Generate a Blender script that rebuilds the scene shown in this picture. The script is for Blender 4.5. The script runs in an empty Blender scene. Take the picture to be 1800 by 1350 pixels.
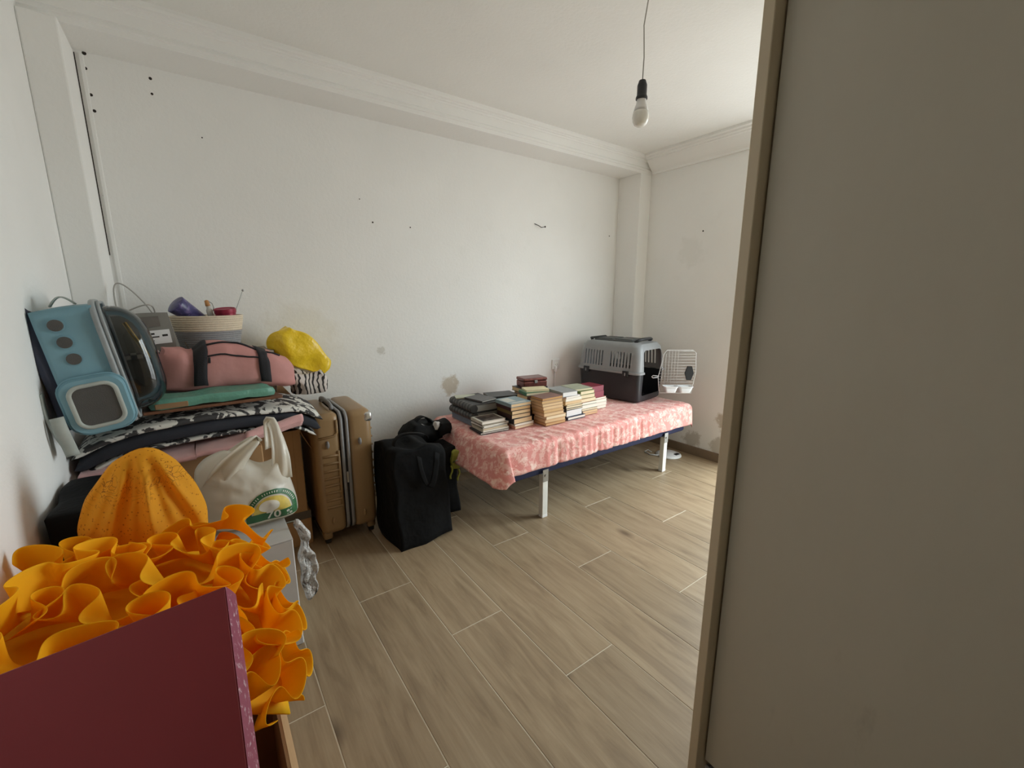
import bpy, bmesh, math, random
from mathutils import Vector, Matrix, Euler, noise
from mathutils.bvhtree import BVHTree
random.seed(7); noise.seed_set(7)
R = math.radians
PI = math.pi
scene = bpy.context.scene
C = scene.collection

# ------------------------------------------------------------------ camera
cam_d = bpy.data.cameras.new('camera'); cam = bpy.data.objects.new('camera', cam_d); C.objects.link(cam)
cam.location = (0, 0, 1.27)
cam.rotation_euler = (R(90 - 11.43), 0, R(-36.0))
cam_d.sensor_width = 36; cam_d.lens = 15.14; cam_d.clip_start = 0.02
scene.camera = cam

# ------------------------------------------------------------------ sky and daylight
world = bpy.data.worlds.new('world'); scene.world = world; world.use_nodes = True
wn = world.node_tree; wn.nodes.clear()
wo = wn.nodes.new('ShaderNodeOutputWorld'); bg = wn.nodes.new('ShaderNodeBackground')
tc = wn.nodes.new('ShaderNodeTexCoord'); sx = wn.nodes.new('ShaderNodeSeparateXYZ'); cr = wn.nodes.new('ShaderNodeValToRGB')
mr = wn.nodes.new('ShaderNodeMapRange'); mr.inputs[1].default_value = -0.2; mr.inputs[2].default_value = 0.2
cr.color_ramp.elements[0].color = (0.40, 0.41, 0.40, 1); cr.color_ramp.elements[1].color = (0.85, 0.965, 1.0, 1)
wn.links.new(tc.outputs['Generated'], sx.inputs[0]); wn.links.new(sx.outputs[2], mr.inputs[0])
wn.links.new(mr.outputs[0], cr.inputs[0]); wn.links.new(cr.outputs[0], bg.inputs[0]); wn.links.new(bg.outputs[0], wo.inputs[0])
bg.inputs[1].default_value = 8.2
# portal: guides sky sampling through the balcony door opening, gives no light itself
WY0, WY1, WZ1 = 0.15, 1.42, 2.10
pl = bpy.data.lights.new('window_portal', 'AREA'); pl.shape = 'RECTANGLE'; pl.size = WZ1; pl.size_y = WY1 - WY0
pl.cycles.is_portal = True
po = bpy.data.objects.new('window_portal', pl); C.objects.link(po)
po.location = (3.28, (WY0 + WY1) / 2, WZ1 / 2); po.rotation_euler = (0, R(90), 0)
scene.view_settings.view_transform = 'Standard'; scene.view_settings.look = 'None'
scene.view_settings.gamma = 1; scene.view_settings.use_curve_mapping = False
scene.view_settings.exposure = 0.52
scene.cycles.max_bounces = 16; scene.cycles.diffuse_bounces = 10; scene.cycles.glossy_bounces = 4
scene.cycles.transparent_max_bounces = 16

# ------------------------------------------------------------------ materials
def lin(c):
    return tuple((x / 255 / 12.92 if x / 255 <= .04045 else ((x / 255 + .055) / 1.055) ** 2.4) for x in c) + (1,)

class NT:
    def __init__(s, name):
        s.m = bpy.data.materials.new(name); s.m.use_nodes = True; s.t = s.m.node_tree
        s.b = s.t.nodes['Principled BSDF']; s.out = s.t.nodes['Material Output']
    def n(s, typ, **kw):
        nd = s.t.nodes.new('ShaderNode' + typ)
        for k, v in kw.items(): setattr(nd, k, v)
        return nd
    def l(s, a, b): s.t.links.new(a, b)
    def coord(s, scale=(1, 1, 1), kind='Object', loc=(0, 0, 0), rot=(0, 0, 0)):
        tcn = s.n('TexCoord'); mp = s.n('Mapping'); mp.inputs['Scale'].default_value = scale
        mp.inputs['Location'].default_value = loc; mp.inputs['Rotation'].default_value = rot
        s.l(tcn.outputs[kind], mp.inputs[0]); return mp.outputs[0]
    def noise(s, vec, scale, detail=4, rough=.55, dist=0):
        nd = s.n('TexNoise'); nd.inputs['Scale'].default_value = scale; nd.inputs['Detail'].default_value = detail
        nd.inputs['Roughness'].default_value = rough; nd.inputs['Distortion'].default_value = dist
        s.l(vec, nd.inputs['Vector']); return nd.outputs['Fac']
    def ramp(s, fac, stops):
        nd = s.n('ValToRGB'); e = nd.color_ramp.elements
        while len(e) < len(stops): e.new(0.5)
        for i, (p, c) in enumerate(stops):
            e[i].position = p; e[i].color = c if len(c) == 4 else tuple(c) + (1,)
        s.l(fac, nd.inputs[0]); return nd.outputs[0]
    def mix(s, fac, a, b, mode='MIX'):
        nd = s.n('MixRGB', blend_type=mode)
        for i, v in ((0, fac), (1, a), (2, b)):
            if hasattr(v, 'links'): s.l(v, nd.inputs[i])
            else: nd.inputs[i].default_value = v
        return nd.outputs[0]
    def col(s, v):
        if hasattr(v, 'links'): s.l(v, s.b.inputs['Base Color'])
        else: s.b.inputs['Base Color'].default_value = v
    def bump(s, h, strength=.3, dist=.01):
        nd = s.n('Bump'); nd.inputs['Strength'].default_value = strength; nd.inputs['Distance'].default_value = dist
        s.l(h, nd.inputs['Height']); s.l(nd.outputs[0], s.b.inputs['Normal'])
    def set(s, **kw):
        for k, v in kw.items(): s.b.inputs[k].default_value = v

def plain(name, rgb, rough=.6, metal=0, var=.10, scale=18, bump=0, bscale=120, bdist=.004, sheen=0, coat=0):
    m = NT(name); c = lin(rgb); v = m.coord()
    f = m.noise(v, scale, 3)
    m.col(m.ramp(f, [(.3, tuple(x * (1 - var) for x in c[:3])), (.7, tuple(min(1, x * (1 + var)) for x in c[:3]))]))
    m.set(Roughness=rough, Metallic=metal)
    if sheen: m.b.inputs['Sheen Weight'].default_value = sheen
    if coat: m.b.inputs['Coat Weight'].default_value = coat
    if bump: m.bump(m.noise(v, bscale, 3), bump, bdist)
    return m.m

def wall_mat(name, blobs=(), rgb=(240, 240, 238)):
    """painted rough plaster; blobs = (x,y,z,r,strength,colour): worn or damp patches with ragged edges"""
    m = NT(name); v = m.coord()
    base = m.ramp(m.noise(v, 1.7, 4), [(.35, lin(tuple(x - 4 for x in rgb))), (.65, lin(rgb))])
    fine = m.noise(v, 9, 5)
    base = m.mix(m.ramp(fine, [(.62, (0, 0, 0)), (.8, (.25, .25, .25))]), base, lin((226, 226, 222)))
    h = m.noise(v, 55, 5, .6)
    for (x, y, z, r, st, colr) in blobs:
        cb = m.n('Vector' + 'Math', operation='DISTANCE'); m.l(v, cb.inputs[0]); cb.inputs[1].default_value = (x, y, z)
        jit = m.noise(v, 1.6 / r, 4, .65)
        ad = m.n('Math', operation='MULTIPLY_ADD'); m.l(jit, ad.inputs[0]); ad.inputs[1].default_value = r * 1.8; m.l(cb.outputs['Value'], ad.inputs[2])
        k = m.n('MapRange'); m.l(ad.outputs[0], k.inputs[0])
        k.inputs[1].default_value = r * 1.9; k.inputs[2].default_value = r * 1.55
        k.inputs[3].default_value = 0; k.inputs[4].default_value = st
        base = m.mix(k.outputs[0], base, lin(colr))
    m.col(base); m.set(Roughness=.85)
    m.bump(h, .22, .006)
    return m.m

M = {}
M['wall'] = wall_mat('white_plaster')
M['wall_back'] = wall_mat('white_plaster_peeling', [(1.377, 2.637, .665, .075, .9, (196, 184, 166)), (.45, 2.637, 1.05, .22, .25, (215, 208, 192)),
                                          (.91, 2.637, .94, .03, .5, (188, 184, 172))])
M['wall_right'] = wall_mat('white_plaster_damp', [(3.175, 1.86, .12, .085, .55, (150, 140, 122)), (3.175, 1.63, .12, .09, .55, (160, 150, 130)),
                                          (3.175, 1.60, .33, .085, .75, (176, 162, 140)), (3.175, 2.0, 1.62, .12, .12, (190, 188, 178))])
M['ceiling'] = wall_mat('white_ceiling_paint', rgb=(240, 240, 237))
M['trim'] = wall_mat('white_moulding_paint', rgb=(241, 241, 239))
M['hole'] = plain('drill_hole_dark', (48, 42, 36), .9)

def tile_mat():
    m = NT('wood_look_tile'); v = m.coord(kind='Object')
    oi = m.n('ObjectInfo')
    off = m.n('VectorMath', operation='SCALE'); cv = m.n('CombineXYZ')
    m.l(oi.outputs['Random'], cv.inputs[0]); m.l(oi.outputs['Random'], cv.inputs[1]); m.l(cv.outputs[0], off.inputs[0]); off.inputs[3].default_value = 57.0
    ad = m.n('VectorMath', operation='ADD'); m.l(v, ad.inputs[0]); m.l(off.outputs[0], ad.inputs[1])
    mp = m.n('Mapping'); mp.inputs['Scale'].default_value = (9, 1.1, 1); m.l(ad.outputs[0], mp.inputs[0])
    g = m.noise(mp.outputs[0], 2.2, 8, .62, .6)
    mp2 = m.n('Mapping'); mp2.inputs['Scale'].default_value = (60, 2.5, 1); m.l(ad.outputs[0], mp2.inputs[0])
    g2 = m.noise(mp2.outputs[0], 2.0, 4, .6, .2)
    c = m.ramp(g, [(.28, lin((134, 114, 90))), (.5, lin((164, 143, 115))), (.75, lin((180, 160, 132)))])
    c = m.mix(m.ramp(g2, [(.35, (.22, .22, .22)), (.6, (0, 0, 0))]), c, lin((128, 106, 82)))
    mp3 = m.n('Mapping'); mp3.inputs['Scale'].default_value = (4.2, 2.0, 1); m.l(ad.outputs[0], mp3.inputs[0])
    vo = m.n('TexVoronoi'); vo.inputs['Scale'].default_value = 1.0; m.l(mp3.outputs[0], vo.inputs['Vector'])
    c = m.mix(m.ramp(vo.outputs['Distance'], [(.03, (.75, .75, .75)), (.14, (0, 0, 0))]), c, lin((86, 68, 52)))
    hv = m.n('HueSaturation'); m.l(c, hv.inputs['Color'])
    k = m.n('MapRange'); m.l(oi.outputs['Random'], k.inputs[0]); k.inputs[3].default_value = .9; k.inputs[4].default_value = 1.06
    m.l(k.outputs[0], hv.inputs['Value'])
    m.col(hv.outputs[0]); m.set(Roughness=.42); m.b.inputs['Specular IOR Level'].default_value = .45
    m.bump(g2, .08, .002)
    return m.m
M['tile'] = tile_mat()
M['grout'] = plain('grout', (214, 204, 184), .9)
M['skirting'] = plain('wood_look_skirting', (128, 110, 90), .5, var=.12, scale=6)
M['cream'] = plain('cream_laminate', (192, 184, 166), .55, var=.03, scale=3)
M['cream_edge'] = plain('cream_laminate_edge', (206, 192, 166), .5, var=.03, scale=3)
M['white_metal'] = plain('white_painted_metal', (225, 224, 218), .4, var=.04)
M['steel'] = plain('zinc_steel', (170, 170, 168), .3, .9, var=.05)
M['navy'] = plain('navy_fabric', (30, 36, 72), .8, var=.1, bump=.2, bscale=300)
M['black_plastic'] = plain('black_plastic', (30, 32, 36), .45, var=.05)
M['grey_plastic'] = plain('grey_plastic', (142, 144, 146), .42, var=.03)
M['dark_grey_plastic'] = plain('dark_grey_plastic', (88, 90, 90), .5, var=.03)
M['white_plastic'] = plain('white_plastic', (232, 232, 232), .35, var=.02)
M['wire'] = plain('white_wire', (222, 222, 222), .35, .1, var=.02)

# ------------------------------------------------------------------ geometry helpers
class MB:
    def __init__(s): s.bm = bmesh.new()
    def add(s, other, mat=None):
        me = bpy.data.meshes.new('tmp'); other.to_mesh(me); other.free()
        if mat is not None: me.transform(mat)
        s.bm.from_mesh(me); bpy.data.meshes.remove(me); return s
    def box(s, lo, hi, bevel=0, seg=2, mat=None):
        b = bmesh.new(); bmesh.ops.create_cube(b, size=1)
        for v in b.verts:
            v.co = Vector([(lo[i] + hi[i]) / 2 + v.co[i] * (hi[i] - lo[i]) for i in range(3)])
        if bevel: bmesh.ops.bevel(b, geom=b.edges[:], offset=bevel, segments=seg, profile=.5, affect='EDGES')
        return s.add(b, mat)
    def cyl(s, p0, p1, r0, r1=None, n=16, cap=True):
        r1 = r0 if r1 is None else r1
        p0 = Vector(p0); p1 = Vector(p1); d = p1 - p0
        b = bmesh.new(); bmesh.ops.create_cone(b, cap_ends=cap, segments=n, radius1=r0, radius2=r1, depth=d.length)
        q = d.to_track_quat('Z', 'Y').to_matrix().to_4x4()
        return s.add(b, Matrix.Translation((p0 + p1) / 2) @ q)
    def sph(s, c, r, scale=(1, 1, 1), n=16):
        b = bmesh.new(); bmesh.ops.create_uvsphere(b, u_segments=n, v_segments=max(6, n // 2), radius=r)
        return s.add(b, Matrix.Translation(Vector(c)) @ Matrix.Diagonal((*scale, 1)))
    def tube(s, pts, r, n=8, closed=False):
        pts = [Vector(p) for p in pts]; N = len(pts); rings = []; b = s.bm
        up = Vector((0, 0, 1)); prev = None
        for i, p in enumerate(pts):
            a = pts[(i - 1) % N] if (closed or i > 0) else p
            c = pts[(i + 1) % N] if (closed or i < N - 1) else p
            t = (c - a).normalized()
            x = (up if abs(t.z) < .95 else Vector((1, 0, 0))).cross(t) if prev is None else (prev - t * prev.dot(t))
            x.normalize(); prev = x; y = t.cross(x)
            rr = r(i / (N - 1)) if callable(r) else r
            rings.append([b.verts.new(p + rr * (math.cos(2 * PI * k / n) * x + math.sin(2 * PI * k / n) * y)) for k in range(n)])
        for i in range(N if closed else N - 1):
            A, B = rings[i], rings[(i + 1) % N]
            for k in range(n): b.faces.new((A[k], A[(k + 1) % n], B[(k + 1) % n], B[k]))
        if not closed:
            b.faces.new(rings[0][::-1]); b.faces.new(rings[-1])
        return s
    def lathe(s, prof, n=24, c=(0, 0, 0), sx=1, sy=1, mat=None):
        b = bmesh.new(); rings = []
        for r, z in prof:
            rings.append([b.verts.new((c[0] + r * sx * math.cos(2 * PI * k / n), c[1] + r * sy * math.sin(2 * PI * k / n), c[2] + z)) for k in range(n)])
        for A, B in zip(rings, rings[1:]):
            for k in range(n): b.faces.new((A[k], A[(k + 1) % n], B[(k + 1) % n], B[k]))
        b.faces.new(rings[0][::-1]); b.faces.new(rings[-1])
        return s.add(b, mat)
    def grid(s, f, nu, nv, cu=False, cv=False):
        b = s.bm
        V = [[b.verts.new(f(i / nu, j / nv)) for j in range(nv if cv else nv + 1)] for i in range(nu if cu else nu + 1)]
        for i in range(nu):
            for j in range(nv):
                i2 = (i + 1) % len(V); j2 = (j + 1) % len(V[0])
                b.faces.new((V[i][j], V[i2][j], V[i2][j2], V[i][j2]))
        return s
    def prism(s, poly, axis, lo, hi):
        """poly: 2-D points in the plane normal to axis; extruded lo..hi along axis"""
        b = s.bm
        def P(p, t):
            q = [0, 0, 0]; o = [i for i in range(3) if i != axis]; q[o[0]], q[o[1]] = p; q[axis] = t; return q
        A = [b.verts.new(P(p, lo)) for p in poly]; B = [b.verts.new(P(p, hi)) for p in poly]
        b.faces.new(A); b.faces.new(B[::-1])
        for i in range(len(poly)):
            j = (i + 1) % len(poly); b.faces.new((A[j], A[i], B[i], B[j]))
        return s
    def soft(s, size, cuts=10, amp=.01, nscale=6, round_=.35, taper=(0, 0), seed=0, fn=None, flat_bottom=True):
        """cloth-like bag or cushion: rounded subdivided block, base at z=0, lumpy with noise"""
        b = bmesh.new(); bmesh.ops.create_cube(b, size=2)
        bmesh.ops.subdivide_edges(b, edges=b.edges[:], cuts=cuts, use_grid_fill=True)
        hx, hy, hz = size[0] / 2, size[1] / 2, size[2] / 2
        for v in b.verts:
            p = v.co.copy()
            sp = p.normalized() * 1.0
            m_ = max(abs(p.x), abs(p.y), abs(p.z))
            q = p.lerp(sp * (1.0 + .25 * (1 - abs(abs(sp.z)))), round_)
            tz = (q.z + 1) / 2
            w = Vector((q.x * hx * (1 - taper[0] * tz), q.y * hy * (1 - taper[1] * tz), q.z * hz))
            nv = noise.noise_vector(w * nscale + Vector((seed * 3.1, seed * 1.7, seed))) * amp
            w += nv
            if flat_bottom: w.z = max(w.z, -hz)
            w.z += hz
            if fn: w = fn(w)
            v.co = w
        return s.add(b)
    def obj(s, name, mat, parent=None, smooth=False, loc=None, rot=None, angle=None):
        me = bpy.data.meshes.new(name)
        bmesh.ops.recalc_face_normals(s.bm, faces=s.bm.faces[:])
        s.bm.to_mesh(me); s.bm.free()
        me.materials.append(mat if not isinstance(mat, str) else M[mat])
        if smooth:
            for p in me.polygons: p.use_smooth = True
            if angle: me.set_sharp_from_angle(angle=R(angle))
        o = bpy.data.objects.new(name, me); C.objects.link(o)
        if parent: o.parent = parent
        if loc is not None: o.location = loc
        if rot is not None: o.rotation_euler = rot
        return o

def thing(name, label, cat, loc=(0, 0, 0), rot=(0, 0, 0), group=None):
    o = bpy.data.objects.new(name, None); C.objects.link(o); o.empty_display_size = .05
    o.location = loc; o.rotation_euler = rot; tag(o, label, cat, group); return o
def tag(o, label, cat, group=None):
    o['label'] = label; o['category'] = cat
    if group: o['group'] = group
    return o
def struct(o, label=None):
    o['kind'] = 'structure'
    if label: o['label'] = label
    return o
def boolean(o, cutter_bm):
    me = bpy.data.meshes.new('cut'); bmesh.ops.recalc_face_normals(cutter_bm.bm, faces=cutter_bm.bm.faces[:]); cutter_bm.bm.to_mesh(me); cutter_bm.bm.free()
    c = bpy.data.objects.new('cut', me); C.objects.link(c); c.matrix_world = Matrix()
    par = o.parent; o.parent = None
    md = o.modifiers.new('b', 'BOOLEAN'); md.operation = 'DIFFERENCE'; md.object = c; md.solver = 'EXACT'
    bpy.context.view_layer.update()
    ev = o.evaluated_get(bpy.context.evaluated_depsgraph_get()); nm = bpy.data.meshes.new_from_object(ev)
    o.modifiers.clear(); old = o.data; nm.name = old.name; o.data = nm; bpy.data.meshes.remove(old)
    bpy.data.objects.remove(c); bpy.data.meshes.remove(me); o.parent = par
def solidify(o, t, offset=-1):
    md = o.modifiers.new('thick', 'SOLIDIFY'); md.thickness = t; md.offset = offset; return o
def subsurf(o, n=1):
    md = o.modifiers.new('sub', 'SUBSURF'); md.levels = n; md.render_levels = n; return o
def text_mesh(body, size, mat, parent, matrix, name='lettering', extrude=.0004, bold=False):
    cu = bpy.data.curves.new('t', 'FONT'); cu.body = body; cu.size = size; cu.extrude = extrude; cu.align_x = 'CENTER'; cu.align_y = 'CENTER'
    if bold: cu.offset = size * .02
    t = bpy.data.objects.new('t', cu); C.objects.link(t); bpy.context.view_layer.update()
    me = bpy.data.meshes.new_from_object(t.evaluated_get(bpy.context.evaluated_depsgraph_get()))
    bpy.data.objects.remove(t); me.transform(matrix); me.materials.clear(); me.materials.append(mat if not isinstance(mat, str) else M[mat])
    o = bpy.data.objects.new(name, me); C.objects.link(o); o.parent = parent; return o
ORD = ['first', 'second', 'third', 'fourth', 'fifth', 'sixth', 'seventh', 'eighth', 'ninth', 'tenth', 'eleventh', 'twelfth']

# ================================================================== SETTING
XL, XR, YB, YN, ZC = -0.38, 3.175, 2.637, -1.30, 2.385
CX = 3.037; CY = 2.409           # right column / beam front
fl = struct(MB().box((XL - .1, YN - .1, -.08), (XR + .12, YB + .1, -.0016)).obj('floor', 'grout'))
PW, X0 = .2313, .4215
rowsh = 0
tiles = {}
for n in range(-4, 13):
    x0 = max(X0 + n * PW, XL); x1 = min(X0 + (n + 1) * PW, XR)
    if x1 - x0 < .02: continue
    j = 1.68 - .39 * (n % 3) + .02 * (n // 3)
    ys = [j + k * 1.19 for k in range(-4, 3)]
    for a, b_ in zip(ys, ys[1:]):
        a2, b2 = max(a, YN), min(b_, YB)
        if b2 - a2 < .03: continue
        g = .0019
        w, l = round(x1 - x0 - 2 * g, 4), round(b2 - a2 - 2 * g, 4)
        if (w, l) not in tiles:
            o = MB().box((-w / 2, -l / 2, -.008), (w / 2, l / 2, 0), .0008, 1).obj('floor_tile', 'tile', fl); tiles[(w, l)] = o.data
        else:
            o = bpy.data.objects.new('floor_tile', tiles[(w, l)]); C.objects.link(o); o.parent = fl
        o.location = ((x0 + x1) / 2, (a2 + b2) / 2, random.uniform(-.0006, .0002))
struct(MB().box((XL - .1, YN - .1, ZC), (XR + .12, YB + .1, ZC + .1)).obj('ceiling', 'ceiling'))
struct(MB().box((XL - .1, YB, -.08), (XR + .12, YB + .1, ZC + .1)).obj('wall_back', 'wall_back'))
struct(MB().box((XL - .1, YN - .1, -.08), (XL, YB, ZC + .1)).obj('wall_left', 'wall'))
struct(MB().box((XL, YN - .1, -.08), (XR, YN, ZC + .1)).obj('wall_near', 'wall'))
wr = MB().box((XR, YN - .1, -.08), (XR + .12, WY0, ZC + .1)).box((XR, WY1, -.08), (XR + .12, YB, ZC + .1)).box((XR, WY0, WZ1), (XR + .12, WY1, ZC + .1))
struct(wr.obj('wall_right', 'wall_right'))
# balcony door in the right wall (behind the wardrobe, source of the daylight)
bd = thing('window_1', None, None, (XR + .05, (WY0 + WY1) / 2, 0)); del bd['label']; del bd['category']; bd['kind'] = 'structure'
hw = (WY1 - WY0) / 2; f = .05
MB().box((0, -hw, 0), (.05, -hw + f, WZ1)).box((0, hw - f, 0), (.05, hw, WZ1)).box((0, -hw + f, WZ1 - f), (.05, hw - f, WZ1)).box((0, -hw + f, 0), (.05, hw - f, f)).box((0, -.035, f), (.05, .035, WZ1 - f)).obj('window_frame', 'white_plastic', bd)
# columns and beam
struct(MB().box((CX, CY, 0), (XR, YB, 2.25), .006, 2).obj('column_right', 'trim'))
struct(MB().box((XL, 2.375, 0), (-.276, YB, 2.25), .006, 2).obj('column_left', 'trim'))
zb = 2.25
prof = [(YB, zb), (CY + .004, zb), (CY + .004, zb + .02), (CY - .002, zb + .024), (CY - .002, zb + .032), (CY + .006, zb + .035), (CY + .006, zb + .041),
        (CY, zb + .044), (CY, zb + .085), (CY - .006, zb + .09), (CY - .006, zb + .098), (CY - .012, zb + .102), (CY - .012, zb + .108), (CY - .022, zb + .113), (CY - .026, zb + .122), (CY - .026, ZC + .02), (YB, ZC + .02)]
struct(MB().prism(prof, 0, XL, XR).obj('trim_1', 'trim'), 'white plaster beam with stepped cornice along the back wall')
prof = [(XR + .01, zb), (XR - .02, zb), (XR - .022, zb + .012), (XR - .045, zb + .03), (XR - .07, zb + .055), (XR - .095, zb + .085), (XR - .104, zb + .09), (XR - .104, zb + .098),
        (XR - .118, zb + .104), (XR - .12, zb + .114), (XR - .138, zb + .12), (XR - .14, ZC + .02), (XR + .01, ZC + .02)]
struct(MB().prism(prof, 1, YN, CY - .02).obj('trim_2', 'trim'), 'white cove cornice along the right wall')
sk = MB().box((XR - .012, WY1 + .02, 0), (XR, CY, .072), .002, 1).box((CX - .012, CY - .012, 0), (XR, CY, .072), .002, 1).box((CX - .012, CY, 0), (CX, YB, .072), .002, 1)
struct(sk.obj('baseboard_right', 'skirting'))
struct(MB().box((-.276, YB - .012, 0), (CX - .012, YB, .072), .002, 1).obj('baseboard_back', 'skirting'))
struct(MB().box((XL, YN, 0), (XL + .012, 2.375, .072), .002, 1).obj('baseboard_left', 'skirting'))
wb = bpy.data.objects['wall_back']
for (x, z, r) in [(-.243, 2.245, .007), (-.247, 2.189, .006), (-.244, 2.092, .006), (-.242, 2.032, .006), (-.039, 2.206, .006), (-.041, 2.145, .005), (-.257, 1.698, .006),
                  (.905, 1.699, .005), (1.138, 1.691, .004), (2.945, 1.781, .005), (.837, 1.819, .003), (.122, 2.001, .003)]:
    MB().cyl((x, YB - .0012, z), (x, YB + .01, z), r, n=10).obj('drill_hole', 'hole', wb)
MB().cyl((XR - .0012, 1.915, 1.758), (XR + .01, 1.915, 1.758), .006, n=10).obj('drill_hole', 'hole', bpy.data.objects['wall_right'])
# crack and conduit in the left corner
MB().box((-.2755, YB - .003, 1.45), (-.2725, YB + .002, 2.24)).obj('crack', 'hole', wb)
MB().box((-.262, YB - .006, .75), (-.247, YB + .002, 2.24), .003, 2).obj('cable_strip', 'trim', wb)
# nail in the back wall
nl = thing('wall_nail', 'bent dark nail sticking out of the back wall', 'nail', (2.17, YB, 1.782))
MB().tube([(-.05, -.004, .022), (-.02, -.02, .008), (-.004, -.03, -.004), (.03, -.03, .004)], .0028, 6).obj('shaft', 'hole', nl, True)
MB().cyl((.03, -.03, .004), (.034, -.03, .0045), .006, n=10).obj('head', 'hole', nl)

# ------------------------------------------------------------------ wardrobe at the right
wd = thing('wardrobe', 'tall cream wardrobe with a flat sliding door filling the right side', 'wardrobe', (.91, .445, 0))
ZT = 2.22
MB().box((0, 0, 0), (.6, .022, ZT), .0015, 1).obj('side_panel', 'cream_edge', wd)
MB().box((0, -1.62, 0), (.6, -1.598, ZT), .0015, 1).obj('side_panel', 'cream_edge', wd)
MB().box((0, -1.598, ZT - .022), (.6, 0, ZT)).obj('top_panel', 'cream', wd)
MB().box((.58, -1.598, 0), (.6, 0, ZT - .022)).obj('back_panel', 'cream', wd)
def scuff_mat():
    m = NT('scuffed_cream_door'); v = m.coord((1, 1, .35))
    a = m.noise(v, 2.0, 6, .7); b = m.noise(v, 26, 6, .7)
    base = m.ramp(a, [(.3, lin((194, 189, 174))), (.7, lin((202, 197, 183)))])
    mu = m.n('Math', operation='MULTIPLY'); m.l(m.ramp(a, [(.56, (0, 0, 0)), (.66, (1, 1, 1))]), mu.inputs[0]); m.l(m.ramp(b, [(.55, (0, 0, 0)), (.72, (.45, .45, .45))]), mu.inputs[1])
    m.col(m.mix(mu.outputs[0], base, lin((150, 142, 126)))); m.set(Roughness=.5)
    return m.m
M['cream_door'] = scuff_mat()
d1 = MB().box((.036, -.83, .08), (.054, -.004, ZT - .04), .001, 1).obj('door', 'cream_door', wd)
MB().box((.06, -1.595, .08), (.078, -.78, ZT - .04), .001, 1).obj('door', 'cream_door', wd)
MB().box((.034, -1.598, 0), (.11, 0, .022)).box((.05, -1.598, .022), (.056, 0, .045)).obj('bottom_rail', 'white_plastic', wd)

# ------------------------------------------------------------------ pendant bulb
M['bulb'] = plain('opal_bulb_glass', (238, 238, 232), .18, var=.01)
M['cord'] = plain('cord_grey', (168, 166, 160), .5, var=.03)
pd = thing('pendant_lamp', 'bare bulb hanging from the ceiling on a thin cord', 'lamp', (1.42, 1.144, 1.92))
MB().tube([(.0, 0, .125), (.002, .0, .2), (-.004, .003, .3), (.006, -.002, .38), (.004, 0, ZC - 1.92 + .005)], .0022, 6).obj('cord', 'cord', pd, True)
MB().lathe([(.004, .125), (.012, .124), (.014, .118), (.0175, .108), (.0175, .075), (.019, .073), (.021, .068), (.021, .062), (.012, .06)], 20).obj('lamp_holder', 'black_plastic', pd, True, angle=40)
bl = MB().lathe([(.004, -.03), (.014, -.0285), (.023, -.022), (.0285, -.01), (.03, .002), (.0285, .014), (.0265, .022)], 24).obj('bulb', 'bulb', pd, True)
MB().lathe([(.0268, .0215), (.024, .032), (.019, .045), (.0165, .06), (.0165, .064)], 24).obj('bulb_collar', 'white_plastic', bl, True)

# ------------------------------------------------------------------ socket and plug
so = thing('wall_socket', 'white square wall socket beside the pet carrier', 'socket', (2.357, YB, .726))
MB().box((-.041, -.012, -.041), (.041, 0, .041), .004, 2).obj('plate', 'white_plastic', so)
MB().cyl((0, -.0135, 0), (0, -.012, 0), .021, n=24).obj('socket_ring', 'trim', so)
for sxx in (-1, 1): MB().cyl((sxx * .0095, -.0142, 0), (sxx * .0095, -.013, 0), .0028, n=8).obj('pin_hole', 'hole', so)
pg = thing('cable', 'white cable running down the wall below the socket', 'cable', (2.345, YB, .45))
MB().box((-.011, -.03, .215), (.011, -.002, .262), .005, 2).obj('plug', 'white_plastic', pg, True)
MB().tube([(0, -.014, .22), (0, -.012, .15), (.002, -.012, .05), (-.004, -.013, -.03), (0, -.014, -.12)], .004, 8).obj('cord', 'white_plastic', pg, True)

# ================================================================== BED
bed = thing('bed', 'low single bed with navy base and white metal legs', 'bed', (1.215, 1.78, 0))
BL, BW = 1.71, .76          # length, depth of the base
MB().box((0, 0, .266), (BL, BW, .474), .02, 3).obj('mattress_base', 'navy', bed)
for (lx, ly) in ((.308, .0), (1.46, .0), (.308, BW - .04), (1.46, BW - .04)):
    lg = MB().box((lx - .02, ly - .012, .006), (lx + .02, ly + .022, .268), .003, 2).obj('leg', 'white_metal', bed)
    MB().box((lx - .021, ly - .0145, .225), (lx + .021, ly - .0122, .30), .001, 1).cyl((lx, ly - .019, .262), (lx, ly - .014, .262), .008, n=6).obj('bracket', 'steel', lg)
    MB().box((lx - .021, ly - .013, 0), (lx + .021, ly + .023, .02), .003, 1).obj('foot_cap', 'white_plastic', lg)

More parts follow.
